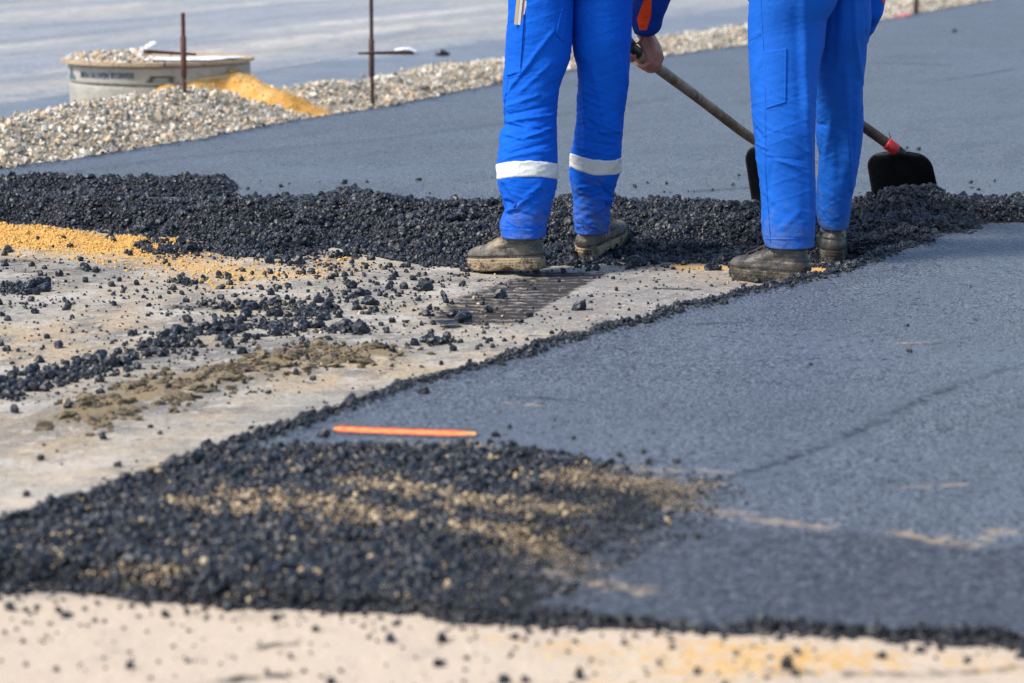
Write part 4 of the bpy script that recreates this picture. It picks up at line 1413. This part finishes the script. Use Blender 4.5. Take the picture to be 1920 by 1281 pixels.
p1 = thing('person', 'worker in blue trousers with pale reflective bands, gripping a shovel', 'person', tuple(G(1040, 500)))
hips1, sh1p, head1 = (.185, 9.17, .93), (.21, 9.42, 1.36), (.23, 9.60, 1.53)
ax1 = hand_axis(P1[0], S0)
upv = np.array([-.18, -.25, .95])
e1v = np.array([.45, -.85, .28]); e1v = e1v - ax1 * np.dot(e1v, ax1)
wr1 = S0 + np.array([-.008, -.02, .088])
elb1 = np.array([.49, 9.30, 1.02])
hand_r = fist(S0, ax1, e1v, (wr1 - S0), 1, .0185)
rarm1 = [(sh1p[0] + .19, sh1p[1], sh1p[2] - .02, .055), tuple(elb1) + (.043,), tuple(wr1 + (elb1 - wr1) * .12) + (.030,), tuple(wr1) + (.027,)]
hl = np.array(S1[0]) + gdir * .03
wl = hl + np.array([-.05, .02, .085])
hand_l = fist(hl, ax1, (-.3, .7, .3), wl - hl, -1, .021)
larm1 = [(sh1p[0] - .19, sh1p[1], sh1p[2] - .02, .055), (.04, 9.62, 1.05, .043), tuple(wl) + (.027,)]


def inner_leg(R, foot):
    c = R.mean(1)
    n = len(c)
    return [tuple(c[int(n * .03)]) + (.075,), tuple(c[n // 2]) + (.052,), tuple(c[-1]) + (.038,), (foot[0], foot[1], foot[2] + .05, .034)]


def foot_c(loc, yaw, x): return (loc[0] + math.cos(yaw) * x, loc[1] + math.sin(yaw) * x, loc[2])


def add_child(nm, me, m, parent, label=None, loc=None):
    """parts are modelled in place; the thing's empty stands at the feet"""
    o = bpy.data.objects.new(nm, me)
    scene.collection.objects.link(o)
    if m: me.materials.append(m)
    o.parent = parent
    root = parent
    if root.parent is None: o.matrix_parent_inverse = Matrix.Translation(-Vector(root.location))
    if label: o['label'] = label
    return o


_link0 = link
def link(name, me, m=None, parent=None, loc=None):
    if parent is not None and parent.get('category') == 'person': return add_child(name, me, m, parent)
    return _link0(name, me, m, parent, loc)


def boots(person, spec, um, sm):
    for loc, yaw, pitch, roll, L, seed, H in spec:
        u, s, l, st = boot(L, H, seed)
        b = link('boot', mesh('boot', *place(u, loc, yaw, pitch, roll)), um, person)
        for nm, VF, m in (('sole', s, sm), ('laces', l, M['lace']), ('seams', st, M['bootseam'])):
            o = bpy.data.objects.new(nm, mesh(nm, *place(VF, loc, yaw, pitch, roll))); o.data.materials.append(m)
            scene.collection.objects.link(o); o.parent = b


def yaw_to(a, b):
    return math.atan2(b[1] - a[1], b[0] - a[0])


h1, t1 = G(1019, 517), G(886, 507)
y1 = yaw_to(h1, t1)
h2 = G(1090, 489)
y2 = math.radians(62)
boots(p1, [((h1[0], h1[1], .026), y1, -.075, 0, .262, 1, .155), ((h2[0], h2[1] + .01, .006), y2, .13, .06, .290, 4, .13)], M['boot1'], M['sole1'])
bl1 = body(hips1, sh1p, head1, inner_leg(R1L, foot_c(h1, y1, .08)), inner_leg(R1R, foot_c(h2, y2, .07)), larm1, rarm1, 'body', [hand_r, hand_l])
link('body', bl1, M['skin'], p1)
eyes_hair(head1, p1)
tr1 = [leg_mesh(R1L), leg_mesh(R1R)]
V, F = join(tr1 + [pelvis(.19, 9.16, .845, 1.0, .18, .13)])
link('trousers', mesh('trousers', V, F, True, {'dust': .8 * sstep(.42, .08, V[:, 2])}), M['cloth'], p1)
bv = bvh_of(tr1)
c_ = lambda xs, ys: (lambda x: np.interp(x, xs, ys))
link('reflective_band', mesh('reflective_band', *ring_patch(R1L, None, c_([932, 950, 975, 1000, 1025, 1046], [307, 303, 301, 301, 303, 306]), c_([932, 945, 975, 1000, 1025, 1046], [338, 334.5, 332, 331.5, 333.5, 337]), .0035)), M['band'], p1)
link('reflective_band', mesh('reflective_band', *ring_patch(R1R, None, c_([1068, 1085, 1110, 1135, 1155, 1164], [286, 292, 298.5, 300.5, 299, 296]), c_([1068, 1085, 1110, 1135, 1155, 1164], [313.5, 321, 328.5, 330, 328.5, 325]), .0035)), M['band'], p1)
patch('pocket', bv, [(954, 38), (985, 25), (977, 137), (951, 144)], M['cloth'], p1, .0035, 26, 60)
stitch(bv, [(953, 44), (984, 32)], M['stitch'], p1)
stitch(bv, [(951.5, 148), (976, 141)], M['stitch'], p1)
stitch(bv, [(985, 0), (984, 60), (977, 137)], M['stitch'], p1)
stitch(bv, [(952, 150), (945, 200), (947, 235)], M['stitch'], p1)
patch('tool_pocket', bv, [(1052, 16), (1063, 18), (1057, 80), (1041, 64)], M['cloth'], p1, .003, 18, 40)
stitch(bv, [(1052, 17), (1049, 40), (1041, 65), (1057, 80)], M['stitch'], p1)
for q in ((966, 386), (1139, 380)):
    L_ = bv.ray_cast(EYE, Vector([float(k) for k in ray(*q)]).normalized())
    if L_[0]:
        b_ = tube([np.array(L_[0] + L_[1] * .000), np.array(L_[0] + L_[1] * .003), np.array(L_[0] + L_[1] * .0045)], [.0085, .0085, .006], 20)
        link('button', mesh('button', *b_), M['stitch'], p1)
# folding rule and pencil standing out of the thigh pocket
cA = bv.ray_cast(EYE, Vector([float(k) for k in ray(976, 22)]).normalized())[0]
if cA:
    cA = np.array(cA)
    tool = thing('folding_rule', 'pale folding rule sticking out of the left worker\'s thigh pocket', 'folding rule', tuple(cA))
    rx = np.array(Matrix.Rotation(.10, 3, 'Y'))
    for k, (dx, w, m_) in enumerate(((-.011, .010, mat('rule_yellow', (.75, .55, .22), .6)), (-.001, .008, mat('rule_white', (.8, .78, .72), .6)), (.007, .004, mat('rule_brown', (.25, .16, .09), .6)), (.0125, .006, mat('rule_pale', (.72, .68, .6), .6)))):
        V, F = box((dx, -.006, .03), (w, .005, .14), None)
        V = V @ rx.T
        _link0('rule_leaf', mesh('rule_leaf', V, F, False), m_, tool)
rsl = [(sh1p[0] + .19, sh1p[1], sh1p[2] - .02, .078), (.475, 9.32, 1.02, .070), tuple(At(1221, 5, 9.40)) + (.058,), tuple(At(1212, 42, 9.43)) + (.050,)]
lsl = [(sh1p[0] - .19, sh1p[1], sh1p[2] - .02, .078), (.04, 9.62, 1.05, .066), tuple(wl + np.array([-.02, .01, .03])) + (.046,)]
jk1 = jacket(hips1, sh1p, lsl, rsl, 'jacket', .88)
link('jacket', jk1, M['jacket'], p1)
jb = mesh_bvh(jk1)
patch('orange_panel', jb, [(1216, -22), (1223, -22), (1221.5, 33), (1193, 36)], M['hivis'], p1, .003, 14, 26)
patch('orange_panel', jb, [(1193, 35), (1221.5, 32), (1213, 57), (1199, 57)], M['hivis'], p1, .003, 14, 20)

# ------------------------------------------------------------------ worker at the right
W2L = [(-120, 1416, 1574), (-40, 1408, 1574), (0, 1406, 1570), (15, 1404.5, 1564), (37, 1403, 1550), (60, 1402.5, 1547.5), (87, 1403, 1545), (112, 1404, 1538), (150, 1406.5, 1531.5), (175, 1407.5, 1530), (200, 1409.5, 1529.5), (225, 1411, 1529), (250, 1414, 1528), (265, 1416, 1527.5), (300, 1418, 1527),
       (327, 1422.5, 1528), (352, 1426, 1529), (390, 1427.5, 1528), (415, 1427, 1527), (440, 1429, 1526.5), (452, 1432, 1526), (460, 1434.5, 1526)]
W2R = [(-120, 1530, 1628), (-40, 1536, 1632), (0, 1540, 1632), (37, 1540, 1633), (52, 1538, 1632), (82, 1534, 1625), (112, 1530, 1623.5), (135, 1528, 1620), (147, 1526, 1616.5), (175, 1526, 1617), (200, 1528, 1618), (230, 1531.5, 1618.5), (250, 1529.8, 1617.5), (265, 1531, 1616), (287, 1535.5, 1613), (307, 1536, 1609.5),
       (322, 1535, 1607), (347, 1532, 1602.5), (357, 1531, 1598.5), (390, 1529.8, 1594.5), (410, 1532, 1592.5), (422, 1536, 1591), (427, 1540, 1588)]
C2L = [(1507, -60, 1511, 220, 8, .007), (1511, 170, 1523, 430, 7, .006), (1490, 20, 1500, 190, 9, -.003), (1535, 30, 1528, 180, 5, .004), (1416, 240, 1432, 262, 3, -.005), (1418, 268, 1440, 280, 3, .004), (1430, 285, 1515, 325, 3.5, .003), (1438, 295, 1510, 300, 3, -.0025),
       (1452, 300, 1515, 316, 2.4, .0025), (1470, 255, 1520, 290, 3, .003), (1424, 345, 1450, 380, 4, .003), (1465, 430, 1500, 395, 7, .0035), (1430, 430, 1450, 300, 5, -.002), (1405, 90, 1425, 60, 5, .003), (1408, 160, 1426, 110, 5, .003), (1404, 75, 1427, 65, 1.2, -.0022),
       (1426.5, 10, 1435, 200, 1.1, -.0022), (1435, 200, 1436, 330, 1.1, -.0022), (1436, 330, 1445, 455, 1.1, -.0022), (1430, 445, 1527, 448, 1.3, -.002), (1430, 447.5, 1527, 450.5, 1.2, .001)]
C2R = [(1600, -60, 1606, 100, 5, .007), (1604, 80, 1618, 160, 5, .006), (1570, -40, 1560, 130, 8, -.005), (1622, 20, 1624, 75, 3, -.004), (1587, 130, 1590, 320, 7, .008), (1590, 260, 1597, 360, 4, .006), (1560, 220, 1540, 330, 6, .004), (1548, 360, 1580, 380, 4, .002), (1570, 200, 1572, 340, 8, -.004), (1610, 150, 1600, 330, 5, .003), (1532, 232, 1550, 236, 3, -.004), (1532, 414, 1593, 416, 1.3, -.002)]
R2L = leg_rows(W2L, [(-120, 8.95), (60, 8.93), (250, 8.83), (460, 8.765)], [(-120, 1.15), (60, 1.05), (250, 1.1), (380, 1.12), (460, 1.25)], C2L, .42, 11)
R2R = leg_rows(W2R, [(-120, 9.06), (60, 9.08), (250, 9.22), (428, 9.285)], [(-120, 1.35), (60, 1.4), (250, 1.2), (350, 1.4), (428, 1.8)], C2R, .42, 14)
p2 = thing('person', 'worker in faded plain blue trousers without reflective bands, standing at the right', 'person', tuple(G(1520, 512)))
hips2, sh2p, head2 = (.925, 9.02, .95), (.95, 9.34, 1.33), (.97, 9.55, 1.46)
S2a = np.array(S2)
ax2 = hand_axis(S2a[0], S2a[1])
rh2 = At(1556, 194, 9.76); lh2 = S2a[0] + ax2 * .08
elb2 = At(1626, 14, 9.40)
wr2 = rh2 + np.array([.02, -.05, .08])
wl2 = lh2 + np.array([-.03, .0, .09])
larm2 = [(sh2p[0] - .19, sh2p[1], sh2p[2] - .02, .055), (.72, 9.45, 1.02, .043), tuple(wl2) + (.027,)]
rarm2 = [(sh2p[0] + .19, sh2p[1], sh2p[2] - .02, .055), tuple(elb2) + (.043,), tuple(wr2) + (.027,)]
g1, gt = G(1517, 534), G(1384, 522)
yb1 = yaw_to(g1, gt)
g2 = G(1563, 493)
yb2 = math.radians(86)
boots(p2, [((g1[0], g1[1], .003), yb1, 0, 0, .272, 8, .135), ((g2[0], g2[1], .004), yb2, .0, 0, .28, 12, .135)], M['boot2'], M['sole2'])
link('body', body(hips2, sh2p, head2, inner_leg(R2L, foot_c(g1, yb1, .08)), inner_leg(R2R, foot_c(g2, yb2, .07)), larm2, rarm2, 'body', [fist(rh2, ax2, (.4, -.6, .5), wr2 - rh2, 1, .018), fist(lh2, ax2, (-.4, .6, .5), wl2 - lh2, -1, .018)]), M['skin'], p2)
eyes_hair(head2, p2)
tr2 = [leg_mesh(R2L), leg_mesh(R2R)]
V, F = join(tr2 + [pelvis(.93, 9.0, .88, 1.02, .17, .13)])
link('trousers', mesh('trousers', V, F, True, {'dust': .8 * sstep(.42, .08, V[:, 2])}), M['cloth2'], p2)
bv = bvh_of(tr2)
patch('pocket', bv, [(1431, 96), (1476, 90), (1474, 194), (1437, 206)], M['cloth2'], p2, .0028, 34, 60)
stitch(bv, [(1431, 106), (1475, 100)], M['stitch'], p2)
stitch(bv, [(1473.5, 92), (1472, 193), (1438, 203)], M['stitch'], p2)
stitch(bv, [(1427, 0), (1433, 110), (1436, 200), (1436, 330), (1445, 456)], M['stitch'], p2, r=.0009)
stitch(bv, [(1404, 77), (1427, 66)], M['stitch'], p2)
stitch(bv, [(1430, 449), (1480, 449), (1525, 448)], M['stitch'], p2, r=.0009)
rs2 = [(sh2p[0] + .19, sh2p[1], sh2p[2] - .02, .075), tuple(elb2) + (.054,), tuple(elb2 + (wr2 - elb2) * .4) + (.044,), tuple(wr2 + np.array([0, 0, .03])) + (.038,)]
ls2 = [(sh2p[0] - .19, sh2p[1], sh2p[2] - .02, .078), (.72, 9.45, 1.02, .064), tuple(wl2 + np.array([0, 0, .03])) + (.046,)]
jk2 = jacket(hips2, sh2p, ls2, rs2, 'jacket', .90)
link('jacket', jk2, M['cloth'], p2)
patch('orange_panel', mesh_bvh(jk2), [(1648, -30), (1659, -30), (1659, 5), (1654, 6)], M['hivis'], p2, .003, 10, 20)

# ------------------------------------------------------------------ manhole ring with its cover, gravel and strap
M['concrete'] = mat('ring_concrete', (.36, .34, .29), .9, .25, mixes=[('noise', 8, .4, .65, (.42, .40, .35)), ('noise', 40, .55, .72, (.24, .22, .18))], bumps=[(120, .003)])
M['dark'] = mat('shadow_gap', (.03, .027, .02), .95, .1)
M['ink'] = mat('blue_print', (.045, .085, .15), .8, .2, mixes=[('noise', 30, .45, .62, (.16, .18, .19))])
M['board'] = mat('cover_board', (.42, .31, .20), .8, .25, mixes=[('noise', 6, .4, .65, (.5, .39, .27)), ('noise', 30, .55, .7, (.2, .13, .08))], bumps=[(60, .003)])
M['film'] = mat('white_film', (.78, .78, .80), .45, .4, bumps=[(15, .02)])
RC, RR = np.array([-1.86, 15.52]), .478
mh = thing('manhole_ring', 'pale concrete manhole ring standing in the gravel with blue lettering', 'manhole ring', (RC[0], RC[1], -.05))


def ring_wall(z0, z1, r, notch):
    n, k = 260, 34
    a = np.linspace(0, 2 * np.pi, n, endpoint=False)
    zz = np.linspace(z0, z1, k)
    rings = []
    for z in zz:
        X_, Y_ = r * np.cos(a), r * np.sin(a)
        d = np.zeros(n)
        if notch:
            qx, qy = pix(np.stack([RC[0] + X_, RC[1] + Y_, np.full(n, z)], -1))
            w = 22 + (qy - 143) * .35
            d = -.05 * ((np.abs(qx - 303) < w) & (qy > 143.5) & (qy < 156) & (np.sin(a) < 0)) + .028 * ((np.abs(qx - 303) < w - 7) & (qy > 147) & (np.sin(a) < 0) & (qy < 156))
        d = d + .003 * (fbm(a * 14, a * 0 + z * 40, 3, 7) - .5) - .006 * (np.abs(z - z0) < .006) - .006 * (np.abs(z - z1) < .006)
        rings.append(np.stack([(r + d) * np.cos(a), (r + d) * np.sin(a), np.full(n, z + .05)], -1))
    rings.append(np.stack([(r - .09) * np.cos(a), (r - .09) * np.sin(a), np.full(n, z1 + .05)], -1))
    rings.append(np.stack([(r - .09) * np.cos(a), (r - .09) * np.sin(a), np.full(n, z0 + .05)], -1))
    return loft(np.array(rings))


ZJ, ZT = .150, .247
_link0('upper_ring', mesh('upper_ring', *ring_wall(ZJ + .004, ZT, RR, True)), M['concrete'], mh)
_link0('lower_ring', mesh('lower_ring', *ring_wall(-.25, ZJ, RR - .006, False)), M['concrete'], mh)
_link0('joint', mesh('joint', *ring_wall(ZJ - .012, ZJ + .012, RR - .022, False)), M['dark'], mh)


def lettering(txt, px0, px1, zc, h, nm):
    cu = bpy.data.curves.new(nm, 'FONT'); cu.body = txt; cu.size = 1; cu.resolution_u = 2; cu.extrude = .002
    o = bpy.data.objects.new(nm, cu); scene.collection.objects.link(o)
    dg = bpy.context.evaluated_depsgraph_get()
    me = bpy.data.meshes.new_from_object(o.evaluated_get(dg))
    bpy.data.objects.remove(o)
    n = len(me.vertices)
    co = np.empty(n * 3, np.float32); me.vertices.foreach_get('co', co); co = co.reshape(-1, 3)
    w0, w1 = co[:, 0].min(), co[:, 0].max()
    hh = co[:, 1].max() - co[:, 1].min()
    ang = lambda p: math.asin(max(-1, min(1, (((p - 960) / FPX) * 15.1 / 1.0 - RC[0]) / RR)))
    a0, a1 = ang(px0), ang(px1)
    th = a0 + (a1 - a0) * (co[:, 0] - w0) / (w1 - w0)
    r = RR + .0015 + co[:, 2]
    out = np.stack([r * np.sin(th), -r * np.cos(th), zc + .05 + (co[:, 1] - .35) * h / hh], -1)
    me.vertices.foreach_set('co', out.astype(np.float32).ravel())
    me.update()
    return _link0(nm, me, M['ink'], mh)


lettering('TIEFEN HAUWEIN', 146, 205, .200, .030, 'lettering')
lettering('BETONWERK', 210, 256, .203, .030, 'lettering')
a_ = [math.asin((((p - 960) / FPX) * 15.25 - RC[0]) / RR) if abs((((p - 960) / FPX) * 15.25 - RC[0]) / RR) < 1 else -1.4 for p in (131.5, 139)]
tv = []
for w, z in ((a_[0] - .1, .170), (a_[1] + .04, .170), (a_[0] + .02, .235)):
    for r in (RR - .004, RR + .003): tv.append((r * math.sin(w), -r * math.cos(w), z + .05))
_link0('emblem', mesh('emblem', tv, [[0, 2, 4], [1, 5, 3], [0, 1, 3, 2], [2, 3, 5, 4], [4, 5, 1, 0]], False), M['ink'], mh)


def board(angles, rr, z, th, seed):
    top = [(0 + rr * (1 + .035 * (n2(a * 3, 2, seed) - .5) + .012 * (n2(a * 14, 5, seed) - .5)) * math.cos(a), rr * (1 + .035 * (n2(a * 3, 2, seed) - .5)) * math.sin(a), z) for a in angles]
    n = len(top)
    bot = [(x * .997, y * .997, zz - th) for x, y, zz in top]
    return top + bot, [list(range(n)), list(range(2 * n - 1, n - 1, -1))] + [[k, k + n, (k + 1) % n + n, (k + 1) % n] for k in range(n)]


loc = (RC[0], RC[1], ZT)
for lab, a0, a1, rr, z, sd, m_ in (('half round pale board covering the left of the manhole ring, gravel on it', math.radians(88), math.radians(279), .515, .020, 3, M['board']), ('half round board with brown edge covering the right of the manhole ring', math.radians(-80), math.radians(87), .500, .021, 8, M['board'])):
    V, F = board(np.linspace(a0, a1, 60), rr, z + .003, .018, sd)
    o = _link0('cover_board', mesh('cover_board', V, F, False), m_, None, loc)
    tag(o, lab, 'cover board')
# white film lying over the right board
A, B = np.meshgrid(np.linspace(-.12, .46, 46), np.linspace(-.40, .34, 46), indexing='ij')
Zf = .026 + .012 * fbm(A * 9, B * 9, 3, 17)
keep = (np.hypot(A, B) < .47 + .03 * fbm(A * 11, B * 11, 2, 3)) & (B < -.14 + .12 * fbm(A * 6, B * 2, 2, 4))
o = _link0('plastic_film', field('plastic_film', A, B, Zf, keep), M['film'], None, loc)
tag(o, 'crumpled white plastic film spread over the manhole cover boards', 'plastic film')
n = 700
a = rng.uniform(math.radians(110), math.radians(272), n); r = .5 * np.sqrt(rng.uniform(.1, .93, n))
P = np.stack([RC[0] + r * np.cos(a), RC[1] + r * np.sin(a), ZT + .022 + rng.uniform(0, .02, n) * (r < .42)], -1)
scatter('lid_gravel', 'stone', P, np.clip(rng.lognormal(math.log(.014), .4, n), .006, .03), 'pale gravel heaped on the left of the manhole cover')
# clear strap curling up
st = [At(243, 118, 15.2), At(258, 108, 15.2), At(266, 96, 15.2), At(274, 88, 15.2), At(284, 82, 15.2), At(292, 79, 15.2)]
V = []
for k, p in enumerate(st):
    w = .007 + .004 * math.sin(k * 2.1)
    V += [p + np.array([-.008, w * .3, w * .5]), p + np.array([.008, -w * .3, -w * .5]), p + np.array([.009, -w * .3, -w * .5 - .003]), p + np.array([-.007, w * .3, w * .5 + .003])]
F = []
for k in range(len(st) - 1):
    for j in range(4): F.append([k * 4 + j, k * 4 + (j + 1) % 4, k * 4 + 4 + (j + 1) % 4, k * 4 + 4 + j])
F += [[3, 2, 1, 0], [len(V) - 4, len(V) - 3, len(V) - 2, len(V) - 1]]
V += []
tag(_link0('plastic_strap', mesh('plastic_strap', V, F), M['film']), 'white plastic strap curling up from the manhole cover', 'strap')

# sand pile beside the ring
xs, ys = np.arange(-2.0, -.85, .014), np.arange(14.6, 16.0, .014)
Ys, Xs = np.meshgrid(ys, xs, indexing='ij')
Zs = sand_h(Xs, Ys)
hb = bank_h(edge_q(Xs, Ys), Ys) - .03
ins = np.hypot(Xs - RC[0], Ys - RC[1]) < RR - .03
sp_o = _link0('sand_pile', field('sand_pile', Xs, Ys, Zs, (Zs > .0) & ~ins & (edge_q(Xs, Ys) > -.05)), M['sand'])
tag(sp_o, 'orange yellow pile of sand beside the manhole ring', 'sand pile')

n = 2200
x_, y_ = rng.uniform(-1.9, -.9, n), rng.uniform(14.7, 15.7, n)
z_ = sand_h(x_, y_)
ok = (z_ > .02) & (np.hypot(x_ - RC[0], y_ - RC[1]) > RR + .01) & (edge_q(x_, y_) > -.04)
s_ = np.clip(rng.lognormal(math.log(.0032), .55, n), .0015, .012)
scatter('loose_sand', 'yellow', np.stack([x_, y_, z_ + s_ * .1], -1)[ok], s_[ok], None, sp_o)

# ------------------------------------------------------------------ stakes, string, far bits
M['rust'] = mat('rusty_steel', (.10, .045, .035), .8, .35, mixes=[('noise', 14, .4, .7, (.17, .07, .05)), ('noise', 50, .55, .72, (.05, .035, .035))], bumps=[(120, .003)])
M['rust2'] = mat('dark_rusty_steel', (.055, .035, .028), .8, .35, mixes=[('noise', 14, .4, .7, (.11, .055, .035)), ('noise', 50, .55, .72, (.03, .024, .022))], bumps=[(120, .003)])
M['string'] = mat('string', (.55, .48, .42), .8, .2)


def stake(label, foot, top_py, cross, m, px):
    Yd = foot[1]
    t = thing('marker_stake', label, 'marker stake', tuple(foot))
    ztop = At(px, top_py, Yd)[2]
    f = np.array(foot)
    rel = lambda p: np.array(p) - f
    h = ztop - foot[2]
    zc = At(px, cross[1], Yd)[2] - foot[2]
    zz = np.linspace(-.12, h, 60)
    rod = [(0.004 * n2(z * 5, 1, 3), .0, z) for z in zz]
    _link0('rod', mesh('rod', *tube(rod, [.0095 + .0012 * n2(z * 40, 3, 5) for z in zz], 12)), m, t)
    _link0('clamp', mesh('clamp', *tube([(.001, 0, zc - .13), (.001, 0, zc - .12), (.001, 0, zc + .07), (.001, 0, zc + .075)], [.008, .0145, .0150, .009], 14)), m, t)
    a, b = rel(At(cross[0], cross[1], Yd - .06)), rel(At(cross[2], cross[3], Yd - .02 + cross[4]))
    k = np.linspace(0, 1, 14)[:, None]
    _link0('crossbar', mesh('crossbar', *tube(a * (1 - k) + b * k + np.array([0, -.012, 0]), np.linspace(cross[5], cross[6], 14), 10)), m, t)
    return t, a, b


f1, f2, f3 = G(346, 238, .0), G(697, 202, .02), G(1717, 33, .02)
f1[2] = .06
k1, a1, b1 = stake('rusty stake with a crossbar in front of the manhole ring', f1, 24, (270, 96, 368, 102, .08, .010, .006), M['rust'], 347)
k2, a2, b2 = stake('dark stake with a taped crossbar standing at the lane edge by the gravel', f2, -60, (672, 100, 776, 98, .05, .006, .012), M['rust2'], 695)
tp = link('tape_end', mesh('tape_end', *tube([b2 + np.array([-.10, -.012, .010]), b2 + np.array([-.05, -.014, .016]), b2 + np.array([-.02, -.012, .014]), b2 + np.array([.008, -.012, 0]), b2 + np.array([.024, -.012, -.006])], [.008, .010, .011, .013, .006], 10)), M['film'], k2)
t3 = thing('wooden_stake', 'short brown wooden stake standing far off in the gravel at the top right', 'stake', tuple(f3))
_link0('post', mesh('post', *tube([(0, 0, -.1), (.0, 0, .1), (.006, 0, .45)], [.022, .022, .02], 8)), M['rust2'], t3)
sA, sB = np.array(f2) + a2, np.array(At(330, 157, f1[1] + .4))
P = [sA * (1 - t) + sB * t + np.array([0, 0, -.10 * t * (1 - t)]) for t in np.linspace(0, 1, 24)]
sB2 = np.array(At(347, 152, f1[1] - .012))
P = [sA * (1 - t) + sB2 * t + np.array([0, 0, -.06 * t * (1 - t)]) for t in np.linspace(0, 1, 30)]
tag(_link0('guide_string', mesh('guide_string', *tube(P, .0016, 6))), 'thin pale guide string stretched between the two rusty stakes', 'string')
bpy.data.objects['guide_string'].data.materials.append(M['string'])
# pink tag by the far stake
c = G(1691, 34, .03)
V, F = box((0, 0, .01), (.13, .10, .022), np.array(Matrix.Rotation(.35, 3, 'Y')))
V, F = [], []
A, B = np.meshgrid(np.linspace(-.065, .065, 12), np.linspace(-.06, .06, 8), indexing='ij')
Zp = .02 + .03 * A / .065 * .4 + .012 * fbm(A * 20, B * 20, 2, 9)
me = field('pink_tape', np.concatenate([A, A[:, ::-1]], 1), np.concatenate([B, B[:, ::-1]], 1), np.concatenate([Zp, Zp[:, ::-1] - .006], 1))
o = _link0('pink_tape', me, mat('pink', (.85, .10, .17), .6), None, (c[0], c[1], c[2]))
tag(o, 'small pink marking tape lying on the far gravel edge beside the wooden stake', 'marking tape')
P = np.array([At(828, 99, 20.5), At(831, 99, 20.6)]); P[:, 2] = .0
o = bpy.data.objects.new('asphalt_lump', CLUMPS[3]); o.location = G(830, 100, .02); o.scale = (.05, .04, .03)
scene.collection.objects.link(o)
tag(o, 'dark lump of asphalt alone on the road shoulder behind the gravel', 'asphalt lump')
